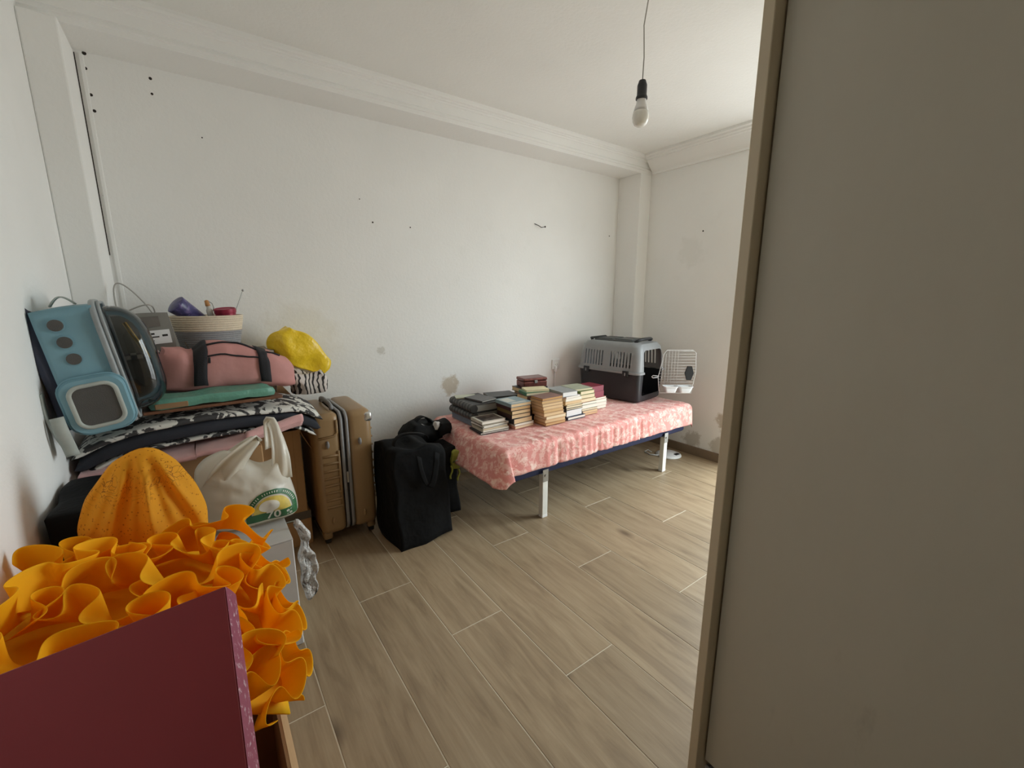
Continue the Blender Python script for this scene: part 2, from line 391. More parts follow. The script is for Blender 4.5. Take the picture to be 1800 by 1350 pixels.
def blanket_mat():
    m = NT('pink_damask_cloth'); v = m.coord()
    w = m.n('TexNoise'); w.inputs['Scale'].default_value = 14; m.l(v, w.inputs['Vector'])
    dv = m.mix(.10, v, w.outputs['Color'])
    vo = m.n('TexVoronoi'); vo.inputs['Scale'].default_value = 26; vo.feature = 'SMOOTH_F1'; m.l(dv, vo.inputs['Vector'])
    vo2 = m.n('TexVoronoi'); vo2.inputs['Scale'].default_value = 62; m.l(dv, vo2.inputs['Vector'])
    a = m.ramp(vo.outputs['Distance'], [(.22, (1, 1, 1)), (.36, (0, 0, 0))]); b = m.ramp(vo2.outputs['Distance'], [(.25, (1, 1, 1)), (.42, (0, 0, 0))])
    pat = m.mix(1, a, b, 'SUBTRACT'); n2 = m.noise(v, 24, 3); p2 = m.ramp(n2, [(.46, (0, 0, 0)), (.54, (1, 1, 1))])
    pat = m.mix(.5, pat, p2)
    m.col(m.mix(pat, lin((226, 144, 136)), lin((253, 216, 205))))
    m.set(Roughness=.7); m.b.inputs['Sheen Weight'].default_value = .3
    m.bump(pat, .25, .003)
    return m.m
M['blanket'] = blanket_mat()
def blanket():
    mb = MB(); x0, x1, y0, y1, zt, drop = 1.245, 2.915, 1.775, 2.545, .483, .172
    Lx, Ly = x1 - x0, y1 - y0
    nx, ny = 190, 90
    def f(u, v):
        s = -drop - .02 + u * (Lx + 2 * drop + .02); t = -drop + v * (Ly + drop + .005)
        ox = min(0, s) + max(0, s - Lx); oy = min(0, t)
        d = math.hypot(ox, oy); bx = min(max(s, 0), Lx); by = min(max(t, 0), Ly)
        x, y, z = x0 + bx, y0 + by, zt
        # mattress edge is soft: round off
        r = .035
        if d > 0:
            dirx, diry = ox / d, oy / d
            th = min(d / r, PI / 2)
            out = r * math.sin(th); dn = r * (1 - math.cos(th)) + max(0, d - r * PI / 2)
            dn = min(dn, drop + .01)
            flare = .05 * (dn / drop) * (1 if ox >= 0 else 1.5) if ox != 0 else .008 * dn / drop
            if ox > 0: flare = .012 * dn / drop
            # hanging folds
            al = (x * 1.0 + y * .8)
            fold = (math.sin(al * 34 + 2.2 * math.sin(al * 5.1)) * .5 + noise.noise(Vector((al * 9, .3, 2))) * .9) * .005 * min(1, dn / .08) + (.0022 * math.sin(x * 130 + 3 * noise.noise(Vector((x * 5, 0, 0)))) * min(1, dn / .03) if oy < 0 and 1.5 < x < 2.5 else 0)
            if ox < 0: fold *= .6
            o = out + flare + fold
            x += dirx * o; y += diry * o; z -= dn
            # a few deep pleats on the front
            if oy < 0:
                for (px, wd_, am) in ((1.60, .012, .014), (2.335, .010, .014), (1.93, .012, .009), (2.06, .010, .010)):
                    y += am * math.exp(-((x - px) / wd_) ** 2) * min(1, dn / .05)
        e = min(1, max(0, (t + .03) / .35)) if t < .32 else 1
        # gathers running back from the front edge, fading under the books
        wv = (math.sin(x * 75 + 6 * noise.noise(Vector((x * 6, y * 3, 0)))+ y * 22) * .5 + .5) ** 2
        fade = max(0, 1 - max(0, t - .02) / .22) * (1 if t > -.03 else 0)
        if d < .06 and x > 1.38: z += .006 * wv * fade * (1 if d == 0 else max(0, 1 - d / .06))
        z += .0025 * noise.noise(Vector((x * 14, y * 14, 1)))
        return (x, y, z)
    mb.grid(f, nx, ny)
    o = mb.obj('bed_cover', 'blanket', None, True); solidify(o, .002, 0)
    return tag(o, 'pink damask bed cover draped over the low bed', 'bed cover')
blanket()

# ------------------------------------------------------------------ books
pagec = {}
def pages_mat(rgb):
    if rgb not in pagec:
        m = NT('book_pages_%d_%d_%d' % rgb); v = m.coord((1, 1, 420)); c = lin(rgb)
        m.col(m.ramp(m.noise(v, 1.0, 2), [(.3, tuple(x * .80 for x in c[:3])), (.65, c)])); m.set(Roughness=.9); pagec[rgb] = m.m
    return pagec[rgb]
coverc = {}
def cover_mat(rgb, rough=.45):
    if rgb not in coverc: coverc[rgb] = plain('book_cover_%d_%d_%d' % rgb, rgb, rough, var=.08, scale=30)
    return coverc[rgb]
def book(loc, w, d, h, rz, cover, page, spine, label, name='book', group=None, tilt=0, cat='book'):
    """w along x, d along y; spine on side F(-y) B(+y) L(-x) R(+x)"""
    c = .0022 if h > .016 else .0012
    w *= KB; d *= KB
    mb = MB()
    x0, x1, y0, y1 = -w / 2, w / 2, -d / 2, d / 2
    mb.box((x0, y0, 0), (x1, y1, c)); mb.box((x0, y0, h - c), (x1, y1, h))
    if spine == 'L': mb.box((x0 - c, y0, 0), (x0, y1, h))
    if spine == 'R': mb.box((x1, y0, 0), (x1 + c, y1, h))
    if spine == 'F': mb.box((x0, y0 - c, 0), (x1, y0, h))
    if spine == 'B': mb.box((x0, y1, 0), (x1, y1 + c, h))
    o = mb.obj(name, cover_mat(cover), None, loc=loc, rot=(0, R(tilt), R(rz)))
    i = .0025
    e = {'L': (0, i, i, i), 'R': (i, 0, i, i), 'F': (i, i, 0, i), 'B': (i, i, i, 0)}[spine]
    MB().box((x0 + e[0], y0 + e[2], c), (x1 - e[1], y1 - e[3], h - c)).obj('pages', pages_mat(page), o)
    tag(o, label, cat, group)
    return o
ZBK = .4895; KB = .963     # KB: book sizes and spots re-measured for the bed height
WH, CRM, TAN, OLD = (246, 241, 228), (240, 224, 190), (230, 200, 156), (216, 180, 130)
def stack(front_left, specs, where, group, z0=ZBK):
    """front_left: x,y of the stack's front-left corner; specs bottom to top: (thickness, width, depth, dx, dy, rz, cover, page, spine, description)"""
    z = z0
    for i, (h, w, d, dx, dy, rz, cov, pg_, sp, desc) in enumerate(specs):
        o_ = 'bottom book' if i == 0 else ('top book' if i == len(specs) - 1 else ORD[i] + ' from bottom')
        h *= KB; book(((front_left[0] + w / 2 + dx) * KB, (front_left[1] + d / 2 + dy) * KB, z), w, d, h, rz, cov, pg_, sp, '%s, %s of the %s' % (desc, o_, where), group=group)
        z += h + .0004
    return z
# A: thin white books, front left of the bed
stack((1.305, 2.10), [
    (.009, .20, .15, 0, 0, -4, (38, 38, 42), WH, 'L', 'thin black-covered book'),
    (.012, .185, .14, .018, .004, -3, (214, 206, 190), WH, 'L', 'thin cream booklet'),
    (.010, .18, .14, .015, .006, -1, (196, 190, 172), CRM, 'L', 'thin grey booklet'),
    (.008, .18, .14, .012, .004, -2, (120, 116, 100), WH, 'L', 'thin olive booklet'),
    (.009, .19, .14, .012, .006, 3, (226, 224, 218), WH, 'L', 'thin white magazine'),
    (.006, .17, .14, .012, .008, -2, (90, 80, 72), CRM, 'L', 'thin brown booklet'),
    (.018, .165, .14, .014, .010, -2, (206, 200, 188), WH, 'L', 'white photo book')], 'low white stack', 'thin books in the low white stack')
ph = bpy.data.objects['book.006'] if 'book.006' in bpy.data.objects else None
if ph:
    mm = NT('dark_photo_print'); v = mm.coord(); mm.col(mm.ramp(mm.noise(v, 22, 3), [(.4, lin((44, 36, 36))), (.6, lin((120, 106, 98)))])); mm.set(Roughness=.3)
    MB().box((-.066, -.055, .0173), (.066, .055, .018)).obj('cover_picture', mm.m, ph)
# B: albums against the wall
def album(z, h, rz, cov, label, name='photo_album'):
    t = thing(name, label, 'album', (1.455 * KB, 2.41 * KB, z), (0, 0, R(rz)), 'dark ring-bound albums')
    w, d = .193, .289
    MB().box((-w / 2, -d / 2, 0), (w / 2, d / 2, .004), .001, 1).box((-w / 2, -d / 2, h - .004), (w / 2, d / 2, h), .001, 1).obj('cover', cov, t)
    MB().box((-w / 2 + .01, -d / 2 + .006, .004), (w / 2 - .006, d / 2 - .006, h - .004)).obj('pages', pages_mat((150, 146, 140)), t)
    sp = MB().cyl((-w / 2, -d / 2, h / 2), (-w / 2, d / 2, h / 2), h / 2, n=20).obj('spine', cov, t, True, angle=50)
    for k in range(8):
        y = -d / 2 + .02 + k * (d - .04) / 7
        MB().cyl((-w / 2, y - .009, h / 2), (-w / 2, y + .009, h / 2), h / 2 + .0007, n=20).obj('spine_rib', 'dark_spine_rib', sp, True, angle=50)
    return t
M['album'] = plain('black_leatherette', (44, 42, 42), .5, bump=.2, bscale=200)
M['dark_spine_rib'] = plain('grey_leatherette', (84, 82, 80), .5)
book((1.455 * KB, 2.41 * KB, ZBK), .21, .29, .036, 0, (104, 122, 138), (176, 182, 184), 'L', 'blue-grey book lying under the two black albums', group='books by the wall')
album(ZBK + .0375, .049, 0, M['album'], 'thick black ribbed album, lower of the two by the wall')
album(ZBK + .089, .049, -1.5, M['album'], 'thick black ribbed album, upper of the two by the wall')
zA = ZBK + .1395
book((1.47 * KB, 2.38 * KB, zA), .13, .17, .010, 12, (86, 84, 84), (190, 186, 176), 'L', 'small grey notebook lying on the upper black album', 'notebook', group='books by the wall')
book((1.42 * KB, 2.49 * KB, zA), .14, .09, .006, -20, (188, 190, 170), CRM, 'L', 'thin pale green booklet lying on the upper black album', 'notebook', group='books by the wall')
# dark stack behind C
stack((1.565, 2.33), [(.05, .22, .16, 0, 0, 2, (54, 48, 48), (120, 110, 100), 'F', 'thick dark book'), (.05, .22, .16, .01, 0, -3, (70, 64, 62), (140, 130, 118), 'F', 'thick brown book'),
    (.04, .21, .16, .01, .01, 4, (40, 42, 46), (150, 142, 130), 'F', 'dark navy book'), (.012, .20, .15, -.02, .0, -14, (52, 54, 54), (150, 142, 130), 'F', 'thin black folder')], 'dark stack by the wall', 'books by the wall')
# C
stack((1.53, 2.075), [
    (.017, .15, .17, .0, 0, 2, (206, 150, 128), CRM, 'L', 'salmon paperback'),
    (.015, .15, .17, .002, .0, 0, (214, 208, 190), WH, 'L', 'cream paperback'),
    (.034, .15, .17, -.012, .0, 3, (34, 36, 40), TAN, 'L', 'black hardback'),
    (.026, .145, .165, -.018, .002, -1, (58, 34, 32), TAN, 'L', 'dark maroon paperback'),
    (.024, .145, .165, -.018, .002, 0, (106, 88, 48), TAN, 'L', 'olive-spined paperback'),
    (.024, .15, .17, -.022, .002, -2, (64, 36, 40), OLD, 'L', 'maroon paperback'),
    (.022, .155, .175, -.026, .0, 0, (132, 152, 158), TAN, 'L', 'blue-grey paperback')], 'stack left of the tan one', 'paperbacks in the middle stacks')
tb = [o for o in bpy.data.objects if o.get('label', '').startswith('blue-grey paperback, top')][0]
MB().box((-.066, -.03, .021), (.0, .062, .0218)).box((-.058, -.072, .021), (.048, -.048, .0218)).obj('cover_picture', cover_mat((196, 196, 186)), tb)
# D: tall tan paperbacks
D_ = []
offs = [(.0, .0), (.0, .002), (.002, -.002), (-.016, 0), (-.018, .002), (-.022, .002), (-.026, .0), (-.03, .002), (-.028, .002)]
hs = [.018, .022, .021, .023, .021, .020, .020, .019, .017]
pgs = [OLD, TAN, CRM, TAN, OLD, TAN, TAN, OLD, (206, 160, 104)]
cvs = [(170, 110, 60), (196, 168, 120), (210, 180, 140), (176, 140, 96), (190, 150, 100), (200, 170, 130), (170, 130, 90), (190, 160, 120), (124, 84, 72)]
nm = ['ochre paperback', 'buff paperback', 'pale buff paperback', 'brown-edged paperback', 'yellowed paperback', 'tan paperback', 'worn tan paperback', 'sandy paperback', 'brown-covered paperback']
stack((1.727, 2.01), [(hs[i], .172, .118, offs[i][0], offs[i][1], random.uniform(-1.5, 1.5), cvs[i], pgs[i], 'B', nm[i]) for i in range(9)], 'tall tan stack', 'paperbacks in the tall tan stack')
# behind D: supports of the tin
zt_ = stack((1.82, 2.33), [(.05, .20, .15, 0, 0, 2, (70, 50, 48), CRM, 'F', 'thick brown hardback'), (.05, .20, .15, 0, 0, -2, (52, 58, 50), CRM, 'F', 'thick green hardback'),
    (.045, .20, .15, 0, 0, 3, (66, 62, 62), TAN, 'F', 'grey hardback'), (.03, .21, .15, -.02, 0, -3, (50, 48, 50), TAN, 'F', 'charcoal hardback')], 'stack under the metal tin', 'books by the wall')
stack((1.70, 2.165), [(.06, .16, .12, 0, 0, 0, (60, 44, 50), (120, 100, 90), 'F', 'purple-brown hardback'), (.06, .16, .12, 0, 0, 3, (40, 38, 42), (130, 120, 110), 'F', 'black hardback'),
    (.05, .16, .12, 0, 0, -2, (96, 66, 56), TAN, 'F', 'rust hardback'), (.02, .17, .12, .01, -.01, -12, (76, 120, 92), CRM, 'L', 'open-edged green paperback'), (.012, .16, .11, .03, .0, -20, (226, 214, 170), CRM, 'L', 'pale yellow booklet')], 'stack just behind the tan one', 'books by the wall')
M['tin'] = plain('worn_red_tin', (118, 72, 66), .32, .75, var=.3, scale=35)
tn = thing('metal_tin', 'dark red hinged metal tin on top of the books by the wall', 'tin', (1.92 * KB, 2.40 * KB, zt_), (0, 0, R(-10)))
MB().box((-.09, -.06, 0), (.09, .06, .042), .006, 2).obj('tin_body', 'tin', tn)
MB().box((-.092, -.062, .043), (.092, .062, .066), .008, 2).obj('lid', 'tin', tn)
MB().box((-.012, -.066, .03), (.012, -.0615, .052), .002, 1).obj('clasp', 'steel', tn)
# E
stack((1.925, 2.035), [
    (.020, .165, .15, .008, -.01, 1, (60, 70, 92), WH, 'L', 'navy-backed book'),
    (.046, .150, .15, .0, 0, 2, (42, 44, 48), (240, 240, 238), 'L', 'thick white-paged dictionary'),
    (.010, .150, .15, .004, 0, 0, (50, 46, 44), CRM, 'L', 'thin dark-covered book'),
    (.018, .150, .15, .004, .0, -1, (60, 56, 50), CRM, 'L', 'dark-backed paperback'),
    (.009, .145, .15, .002, .0, 2, (196, 180, 140), CRM, 'L', 'thin yellow-covered booklet'),
    (.022, .150, .15, -.006, .0, 0, (196, 170, 130), TAN, 'L', 'tan-paged paperback'),
    (.020, .150, .15, -.006, .0, 1, (222, 214, 196), WH, 'L', 'cream-covered paperback'),
    (.012, .140, .15, -.01, .0, 4, (206, 196, 200), WH, 'L', 'lilac-grey booklet'),
    (.032, .125, .19, -.02, .0, -4, (150, 152, 152), (240, 240, 238), 'L', 'grey hardback with white pages')], 'white-paged stack right of the tan stack', 'books in the right stacks')
# F
stack((2.09, 2.05), [
    (.014, .150, .15, .004, -.004, 0, (190, 120, 90), TAN, 'L', 'orange-backed booklet'),
    (.018, .150, .15, .004, -.004, 1, (196, 170, 150), TAN, 'L', 'beige paperback'),
    (.014, .150, .15, .0, -.002, -1, (110, 100, 92), CRM, 'L', 'grey-brown paperback'),
    (.026, .155, .15, -.014, .0, 1, (210, 206, 190), WH, 'L', 'cream-paged paperback'),
    (.020, .155, .15, -.014, .0, 0, (120, 132, 104), WH, 'L', 'sage-backed paperback'),
    (.026, .150, .15, -.016, .0, 2, (176, 112, 74), CRM, 'L', 'terracotta paperback'),
    (.028, .135, .15, -.012, .0, -2, (112, 116, 44), CRM, 'L', 'olive green paperback'),
    (.026, .135, .15, -.018, .0, 0, (98, 110, 40), CRM, 'L', 'moss green paperback'),
    (.012, .15, .17, -.03, .02, -6, (168, 172, 150), CRM, 'L', 'pale green thin book')], 'green-topped stack', 'books in the right stacks')
# G
stack((2.245, 2.12), [
    (.022, .17, .15, .0, 0, 1, (214, 208, 190), WH, 'L', 'white-paged paperback'),
    (.024, .17, .15, .004, 0, -1, (220, 212, 200), WH, 'L', 'ivory paperback'),
    (.024, .17, .15, .004, 0, 2, (200, 196, 180), WH, 'L', 'pale grey paperback'),
    (.014, .165, .15, .002, 0, 3, (176, 110, 90), WH, 'L', 'thin brick-red paperback'),
    (.044, .13, .14, .014, .01, 0, (132, 24, 52), (132, 24, 52), 'F', 'crimson book'),
    (.040, .13, .14, .012, .012, 2, (126, 22, 48), (126, 22, 48), 'F', 'crimson book')], 'stack nearest the pet carrier', 'books in the right stacks')

# ------------------------------------------------------------------ pet carrier
pc = thing('pet_carrier', 'grey and black plastic pet carrier with open wire door on the bed', 'pet carrier', (2.766, 1.992, .4895), (0, 0, R(9))); pc.scale = (1.04, 1.13, .963)
def rr_loft(levels, n=6):
    """levels: (z, half width, y front, y back, corner radius) -> lofted rounded-rectangle tube"""
    mb = MB(); rings = []
    for (z, hw_, yf, yb_, r) in levels:
        ring = []
        for (cx, cy, a0) in ((hw_ - r, yf + r, -90), (hw_ - r, yb_ - r, 0), (-hw_ + r, yb_ - r, 90), (-hw_ + r, yf + r, 180)):
            for k in range(n + 1):
                a = R(a0 + 90 * k / n); ring.append(mb.bm.verts.new((cx + r * math.cos(a), cy + r * math.sin(a), z)))
        rings.append(ring)
    for A, B in zip(rings, rings[1:]):
        for k in range(len(A)): mb.bm.faces.new((A[k], A[(k + 1) % len(A)], B[(k + 1) % len(A)], B[k]))
    return mb, rings
mb, rg = rr_loft([(.0, .165, .018, .455, .035), (.012, .178, .008, .468, .04), (.12, .187, .004, .475, .04), (.225, .194, 0, .482, .04)])
mb.bm.faces.new(rg[0][::-1])
bmesh.ops.recalc_face_normals(mb.bm, faces=mb.bm.faces[:])
base = mb.obj('base_shell', 'black_plastic', pc, True, angle=40); solidify(base, .005)
boolean(base, MB().box((-.125, -.05, .05), (.145, .06, .30), .02, 3))
mb, rg = rr_loft([(.225, .205, -.01, .492, .045), (.240, .205, -.01, .492, .045), (.243, .196, -.002, .484, .043), (.36, .186, .004, .476, .045), (.425, .176, .012, .468, .05), (.452, .158, .03, .45, .05), (.462, .13, .06, .42, .04)])
mb.bm.faces.new(rg[-1])
top = mb.obj('top_shell', 'grey_plastic', pc, True, angle=40); solidify(top, .005)
cut = MB().box((-.125, -.05, .20), (.145, .10, .405), .035, 4)
for side in (-1, 1):
    for (ya, yb_) in ((.07, .215), (.285, .42)):
        for k in range(7):
            y = ya + (yb_ - ya) * k / 6
            cut.box((side * .215 - .06, y - .0055, .268), (side * .215 + .06, y + .0055, .39), .004, 1)
boolean(top, cut)
for me in (base.data, top.data): me.set_sharp_from_angle(angle=R(35))
ld = MB().box((-.115, .10, .4605), (.115, .40, .472), .012, 3).obj('lid', 'dark_grey_plastic', pc)
MB().box((-.085, .12, .4715), (.085, .25, .4755), .008, 2).box((-.085, .27, .4715), (.085, .385, .4755), .008, 2).obj('lid_panel', 'dark_grey_plastic', ld)
MB().tube([(-.105, .085, .462), (-.098, .065, .478), (-.06, .055, .486), (.06, .055, .486), (.098, .065, .478), (.105, .085, .462)], .011, 8).obj('handle', 'black_plastic', pc, True)
MB().tube([(-.105, .42, .46), (-.098, .435, .474), (.098, .435, .474), (.105, .42, .46)], .010, 8).obj('handle', 'black_plastic', pc, True)
for (y,) in ((.09,), (.40,)):
    for s_ in (-1, 1):
        cl = MB().box((s_ * .207 - .006, y - .022, .205), (s_ * .207 + .006, y + .022, .25), .003, 1).obj('clip', 'black_plastic', pc)
        MB().box((s_ * .214 - .002, y - .004, .212), (s_ * .214 + .002, y + .004, .236), .002, 1).obj('clip_tab', 'grey_plastic', cl)
# wire door, swung open to the right
R12 = Matrix.Rotation(R(-9), 4, 'Z')
hinge_w = Vector((2.781, 1.945, 0)); end_w = Vector((3.003, 1.777, 0))
hl = R12 @ (hinge_w - Vector((2.766, 1.992, 0))); el = R12 @ (end_w - Vector((2.766, 1.992, 0))); hl = Vector((hl.x / 1.04, hl.y / 1.13, 0)); el = Vector((el.x / 1.04, el.y / 1.13, 0))
dv = (el - hl).normalized(); W_ = (el - hl).length
def DP(a, z): return (hl.x + dv.x * a, hl.y + dv.y * a, z)
z0, z1 = .065, .405
out = [(.0, .19), (.03, z1 - .03), (.05, z1), (W_ - .03, z1), (W_ - .008, z1 - .02), (W_, .23), (W_ - .02, z0), (.02, z0), (.012, z0 + .02)]
wd_ = MB().tube([DP(*p) for p in out], .0028, 6, True)
def xin(z):  # left and right limit of the outline at height z
    xs = []
    for (a, b_) in zip(out, out[1:] + out[:1]):
        if (a[1] - z) * (b_[1] - z) < 0: xs.append(a[0] + (z - a[1]) / (b_[1] - a[1]) * (b_[0] - a[0]))
    return min(xs), max(xs)
for k in range(15):
    z = z0 + .022 + k * (z1 - z0 - .03) / 14
    try: a, b_ = xin(z)
    except ValueError: continue
    wd_.tube([DP(a, z), DP(b_, z)], .0012, 5)
for k in range(6):
    a = .025 + k * .021
    zt2 = z1 - .003 if .05 < a < W_ - .03 else z1 - .03
    wd_.tube([DP(a, z0 + .002), DP(a, zt2)], .0011, 5)
wd_.tube([DP(0, .20), DP(-.035, .205), DP(-.045, .195), DP(-.035, .185), DP(0, .19)], .0028, 6)
dr = wd_.obj('door', 'wire', pc, True)
lt = [(W_ - .045 + a, .225 + b_) for a, b_ in ((-.014, .055), (.014, .055), (.03, .0), (.014, -.055), (-.014, -.055), (-.03, .0))]
nrm = Vector((dv.y, -dv.x, 0)); nrm = -nrm if nrm.y > 0 else nrm
lb = MB()
A = [lb.bm.verts.new(Vector(DP(*p)) + nrm * .008) for p in lt]; Bq = [lb.bm.verts.new(Vector(DP(*p)) - nrm * .004) for p in lt]
lb.bm.faces.new(A); lb.bm.faces.new(Bq[::-1])
for i in range(6): lb.bm.faces.new((A[i], Bq[i], Bq[(i + 1) % 6], A[(i + 1) % 6]))
lb.obj('latch', 'black_plastic', dr)
# two bowls hooked on the door
M['bowl'] = plain('translucent_white_plastic', (228, 230, 232), .35, var=.02)
PCM = Matrix.Translation((2.766, 1.992, .4895)) @ Matrix.Rotation(R(9), 4, 'Z') @ Matrix.Diagonal((1.04, 1.13, .963, 1))
for k, (a, lab) in enumerate(((.07, 'white plastic bowl hooked on the wire door, the one nearer the carrier'), (W_ - .085, 'white plastic bowl hooked on the wire door, the one under the black latch'))):
    b0 = PCM @ (Vector(DP(a, .083)) + nrm * .042)
    ang = math.atan2(end_w.y - hinge_w.y, end_w.x - hinge_w.x)
    bw = thing('feeding_bowl', lab, 'bowl', b0, (0, 0, ang), 'bowls on the carrier door')
    mb, rg = rr_loft([(0, .036, -.026, .026, .012), (.045, .050, -.034, .034, .014)]); mb.bm.faces.new(rg[0][::-1])
    bo = mb.obj('bowl_body', 'bowl', bw, True, angle=40); solidify(bo, .002)
    mb, rg = rr_loft([(.041, .0525, -.0365, .0365, .015), (.0475, .0525, -.0365, .0365, .015), (.0475, .047, -.031, .031, .012), (.041, .047, -.031, .031, .012)])
    for i in range(len(rg[0])): mb.bm.faces.new((rg[3][i], rg[3][(i + 1) % len(rg[0])], rg[0][(i + 1) % len(rg[0])], rg[0][i]))
    mb.obj('rim', 'bowl', bw, True, angle=40)

# round white base under the bed
rb = thing('lamp_base', 'round white disc-shaped base on the floor under the far end of the bed', 'base', (3.0, 1.95, 0))
MB().lathe([(.095, 0), (.10, .004), (.098, .012), (.08, .02), (.03, .026), (.002, .027)], 32).obj('disc', 'white_plastic', rb, True)
MB().box((-.005, -.075, .02), (.045, -.045, .026), .003, 1).obj('switch', 'black_plastic', rb)
MB().tube([(-.09, .03, .01), (-.12, .09, .005), (-.10, .16, .005), (-.04, .17, .005), (-.06, .12, .006)], .004, 6).obj('cord', 'white_plastic', rb, True)
# ================================================================== LEFT-HAND PILE
M['card'] = plain('brown_cardboard', (168, 132, 92), .85, var=.06, scale=8, bump=.05)
M['card_dark'] = plain('grey_brown_cardboard', (120, 100, 78), .85, var=.08)
M['tape'] = plain('dark_grey_tape', (92, 84, 76), .4)
M['print'] = plain('black_ink', (40, 34, 30), .8)
def open_box(t, x0, x1, y0, y1, z0, z1, mat, th=.005):
    MB().box((x0, y0, z0), (x1, y0 + th, z1)).obj('front_panel', mat, t); MB().box((x0, y1 - th, z0), (x1, y1, z1)).obj('rear_panel', mat, t)
    MB().box((x0, y0 + th, z0), (x0 + th, y1 - th, z1)).obj('side_panel', mat, t); MB().box((x1 - th, y0 + th, z0), (x1, y1 - th, z1)).obj('side_panel', mat, t)
    MB().box((x0 + th, y0 + th, z0), (x1 - th, y1 - th, z0 + th)).obj('bottom_panel', mat, t)
# rear right boxes beside the suitcase
t = thing('cardboard_box', 'flat cardboard box on the floor beside the suitcase, under the taller box', 'box', (.055, 2.44, 0), group='cardboard boxes')
MB().box((-.29, -.155, 0), (.312, .17, .187), .003, 1).obj('body', 'card', t)
MB().box((.14, -.1575, .145), (.3125, -.155, .187)).obj('tape', 'tape', t)
t = thing('cardboard_box', 'tall open cardboard box with a bent flap beside the suitcase', 'box', (.055, 2.44, .188), group='cardboard boxes')
open_box(t, -.29, .297, -.155, .17, 0, .435, 'card')
fm = MB(); fm.grid(lambda u, v: (.298 + .075 * u + .01 * u * u, -.152 + .30 * v, .435 - .165 * u - .01 * math.sin(u * 3)), 6, 2); solidify(fm.obj('flap', 'card', t), .004)
MB().box((.20, -.1565, .03), (.215, -.155, .035)).box((.20, -.1565, .045), (.222, -.155, .05)).box((.20, -.1565, .075), (.206, -.155, .14)).box((.21, -.1565, .06), (.213, -.155, .12)).obj('printed_marks', 'print', t)
MB().box((.262, -.157, 0), (.2975, -.155, .435)).obj('corner_strip', 'card', t)
# front left box carrying the pile
t = thing('cardboard_box', 'brown cardboard box under the pink towels by the left wall', 'box', (-.105, 2.06, 0), group='cardboard boxes')
MB().box((-.26, -.15, 0), (.26, .215, .69), .004, 1).obj('body', 'card', t)

def floral_mat():
    m = NT('black_white_floral'); v = m.coord()
    w = m.n('TexNoise'); w.inputs['Scale'].default_value = 9; m.l(v, w.inputs['Vector'])
    dv = m.mix(.12, v, w.outputs['Color'])
    vo = m.n('TexVoronoi'); vo.inputs['Scale'].default_value = 20; m.l(dv, vo.inputs['Vector'])
    n2 = m.noise(dv, 32, 3)
    a = m.ramp(vo.outputs['Distance'], [(.30, (1, 1, 1)), (.34, (0, 0, 0))]); b = m.ramp(n2, [(.50, (0, 0, 0)), (.54, (1, 1, 1))])
    m.col(m.mix(m.mix(1, a, b, 'LIGHTEN'), lin((58, 56, 56)), lin((214, 212, 204)))); m.set(Roughness=.8)
    return m.m
M['floral'] = floral_mat()
M['charcoal'] = plain('charcoal_cloth', (38, 40, 48), .85, bump=.15, bscale=250)
M['towel'] = plain('pink_towel', (220, 168, 166), .95, var=.07, bump=.6, bscale=420, bdist=.004, sheen=.4)
M['rose'] = plain('rose_canvas', (196, 138, 133), .7, var=.05, scale=9, bump=.15, bscale=12, bdist=.02)
M['black_web'] = plain('black_webbing', (32, 30, 34), .8, bump=.3, bscale=300)
# pink towels
def towel(name, label, x0, x1, y0, y1, z0, h, fn, seed=0):
    mb = MB()
    prof = []
    n = 40
    def f(u, v):     # closed folded cross-section swept along x
        a = 2 * PI * v
        yy = (y0 + y1) / 2 + (y1 - y0) / 2 * math.copysign(abs(math.cos(a)) ** .45, math.cos(a))
        zz = z0 + h / 2 + h / 2 * math.copysign(abs(math.sin(a)) ** .6, math.sin(a)) * (1 - .1 * math.cos(a))
        x = x0 + (x1 - x0) * u
        p = Vector((x, yy, zz)); p += noise.noise_vector(p * 9 + Vector((seed, 0, 0))) * .008
        return fn(p, u)
    mb.grid(f, 30, n, cv=True)
    bmesh.ops.holes_fill(mb.bm, edges=[e for e in mb.bm.edges if e.is_boundary], sides=0)
    return tag(mb.obj(name, 'towel', None, True, angle=70), label, 'towel', 'pink towels')
towel('pink_towel', 'folded pink towel hanging over the box edge by the left wall', -.36, -.06, 1.845, 2.15, .694, .026, lambda p, u: Vector((p.x, p.y - .02 * (1 - u), p.z + .012 * math.sin(u * 5) * 0)), 1)
towel('pink_towel', 'crumpled pink towel in the middle under the floral mat', -.055, .10, 1.86, 2.15, .694, .026, lambda p, u: Vector((p.x, p.y - .015, p.z + .012 * u)), 5)
# rolled towel
mb = MB()
def roll(u, v):
    th = v * 5.0 * PI; r = .012 + .022 * v
    p = Vector((.10 + .215 * u + .004 * math.sin(th), 1.905 + .06 * u + r * math.cos(th) * .9, .732 + .022 * u + r * math.sin(th) * .85))
    return p + noise.noise_vector(p * 14) * .005
mb.grid(roll, 20, 90); rt = mb.obj('pink_towel', 'towel', None, True); solidify(rt, .008)
tag(rt, 'rolled pink towel with the spiral end toward the suitcase', 'towel', 'pink towels')
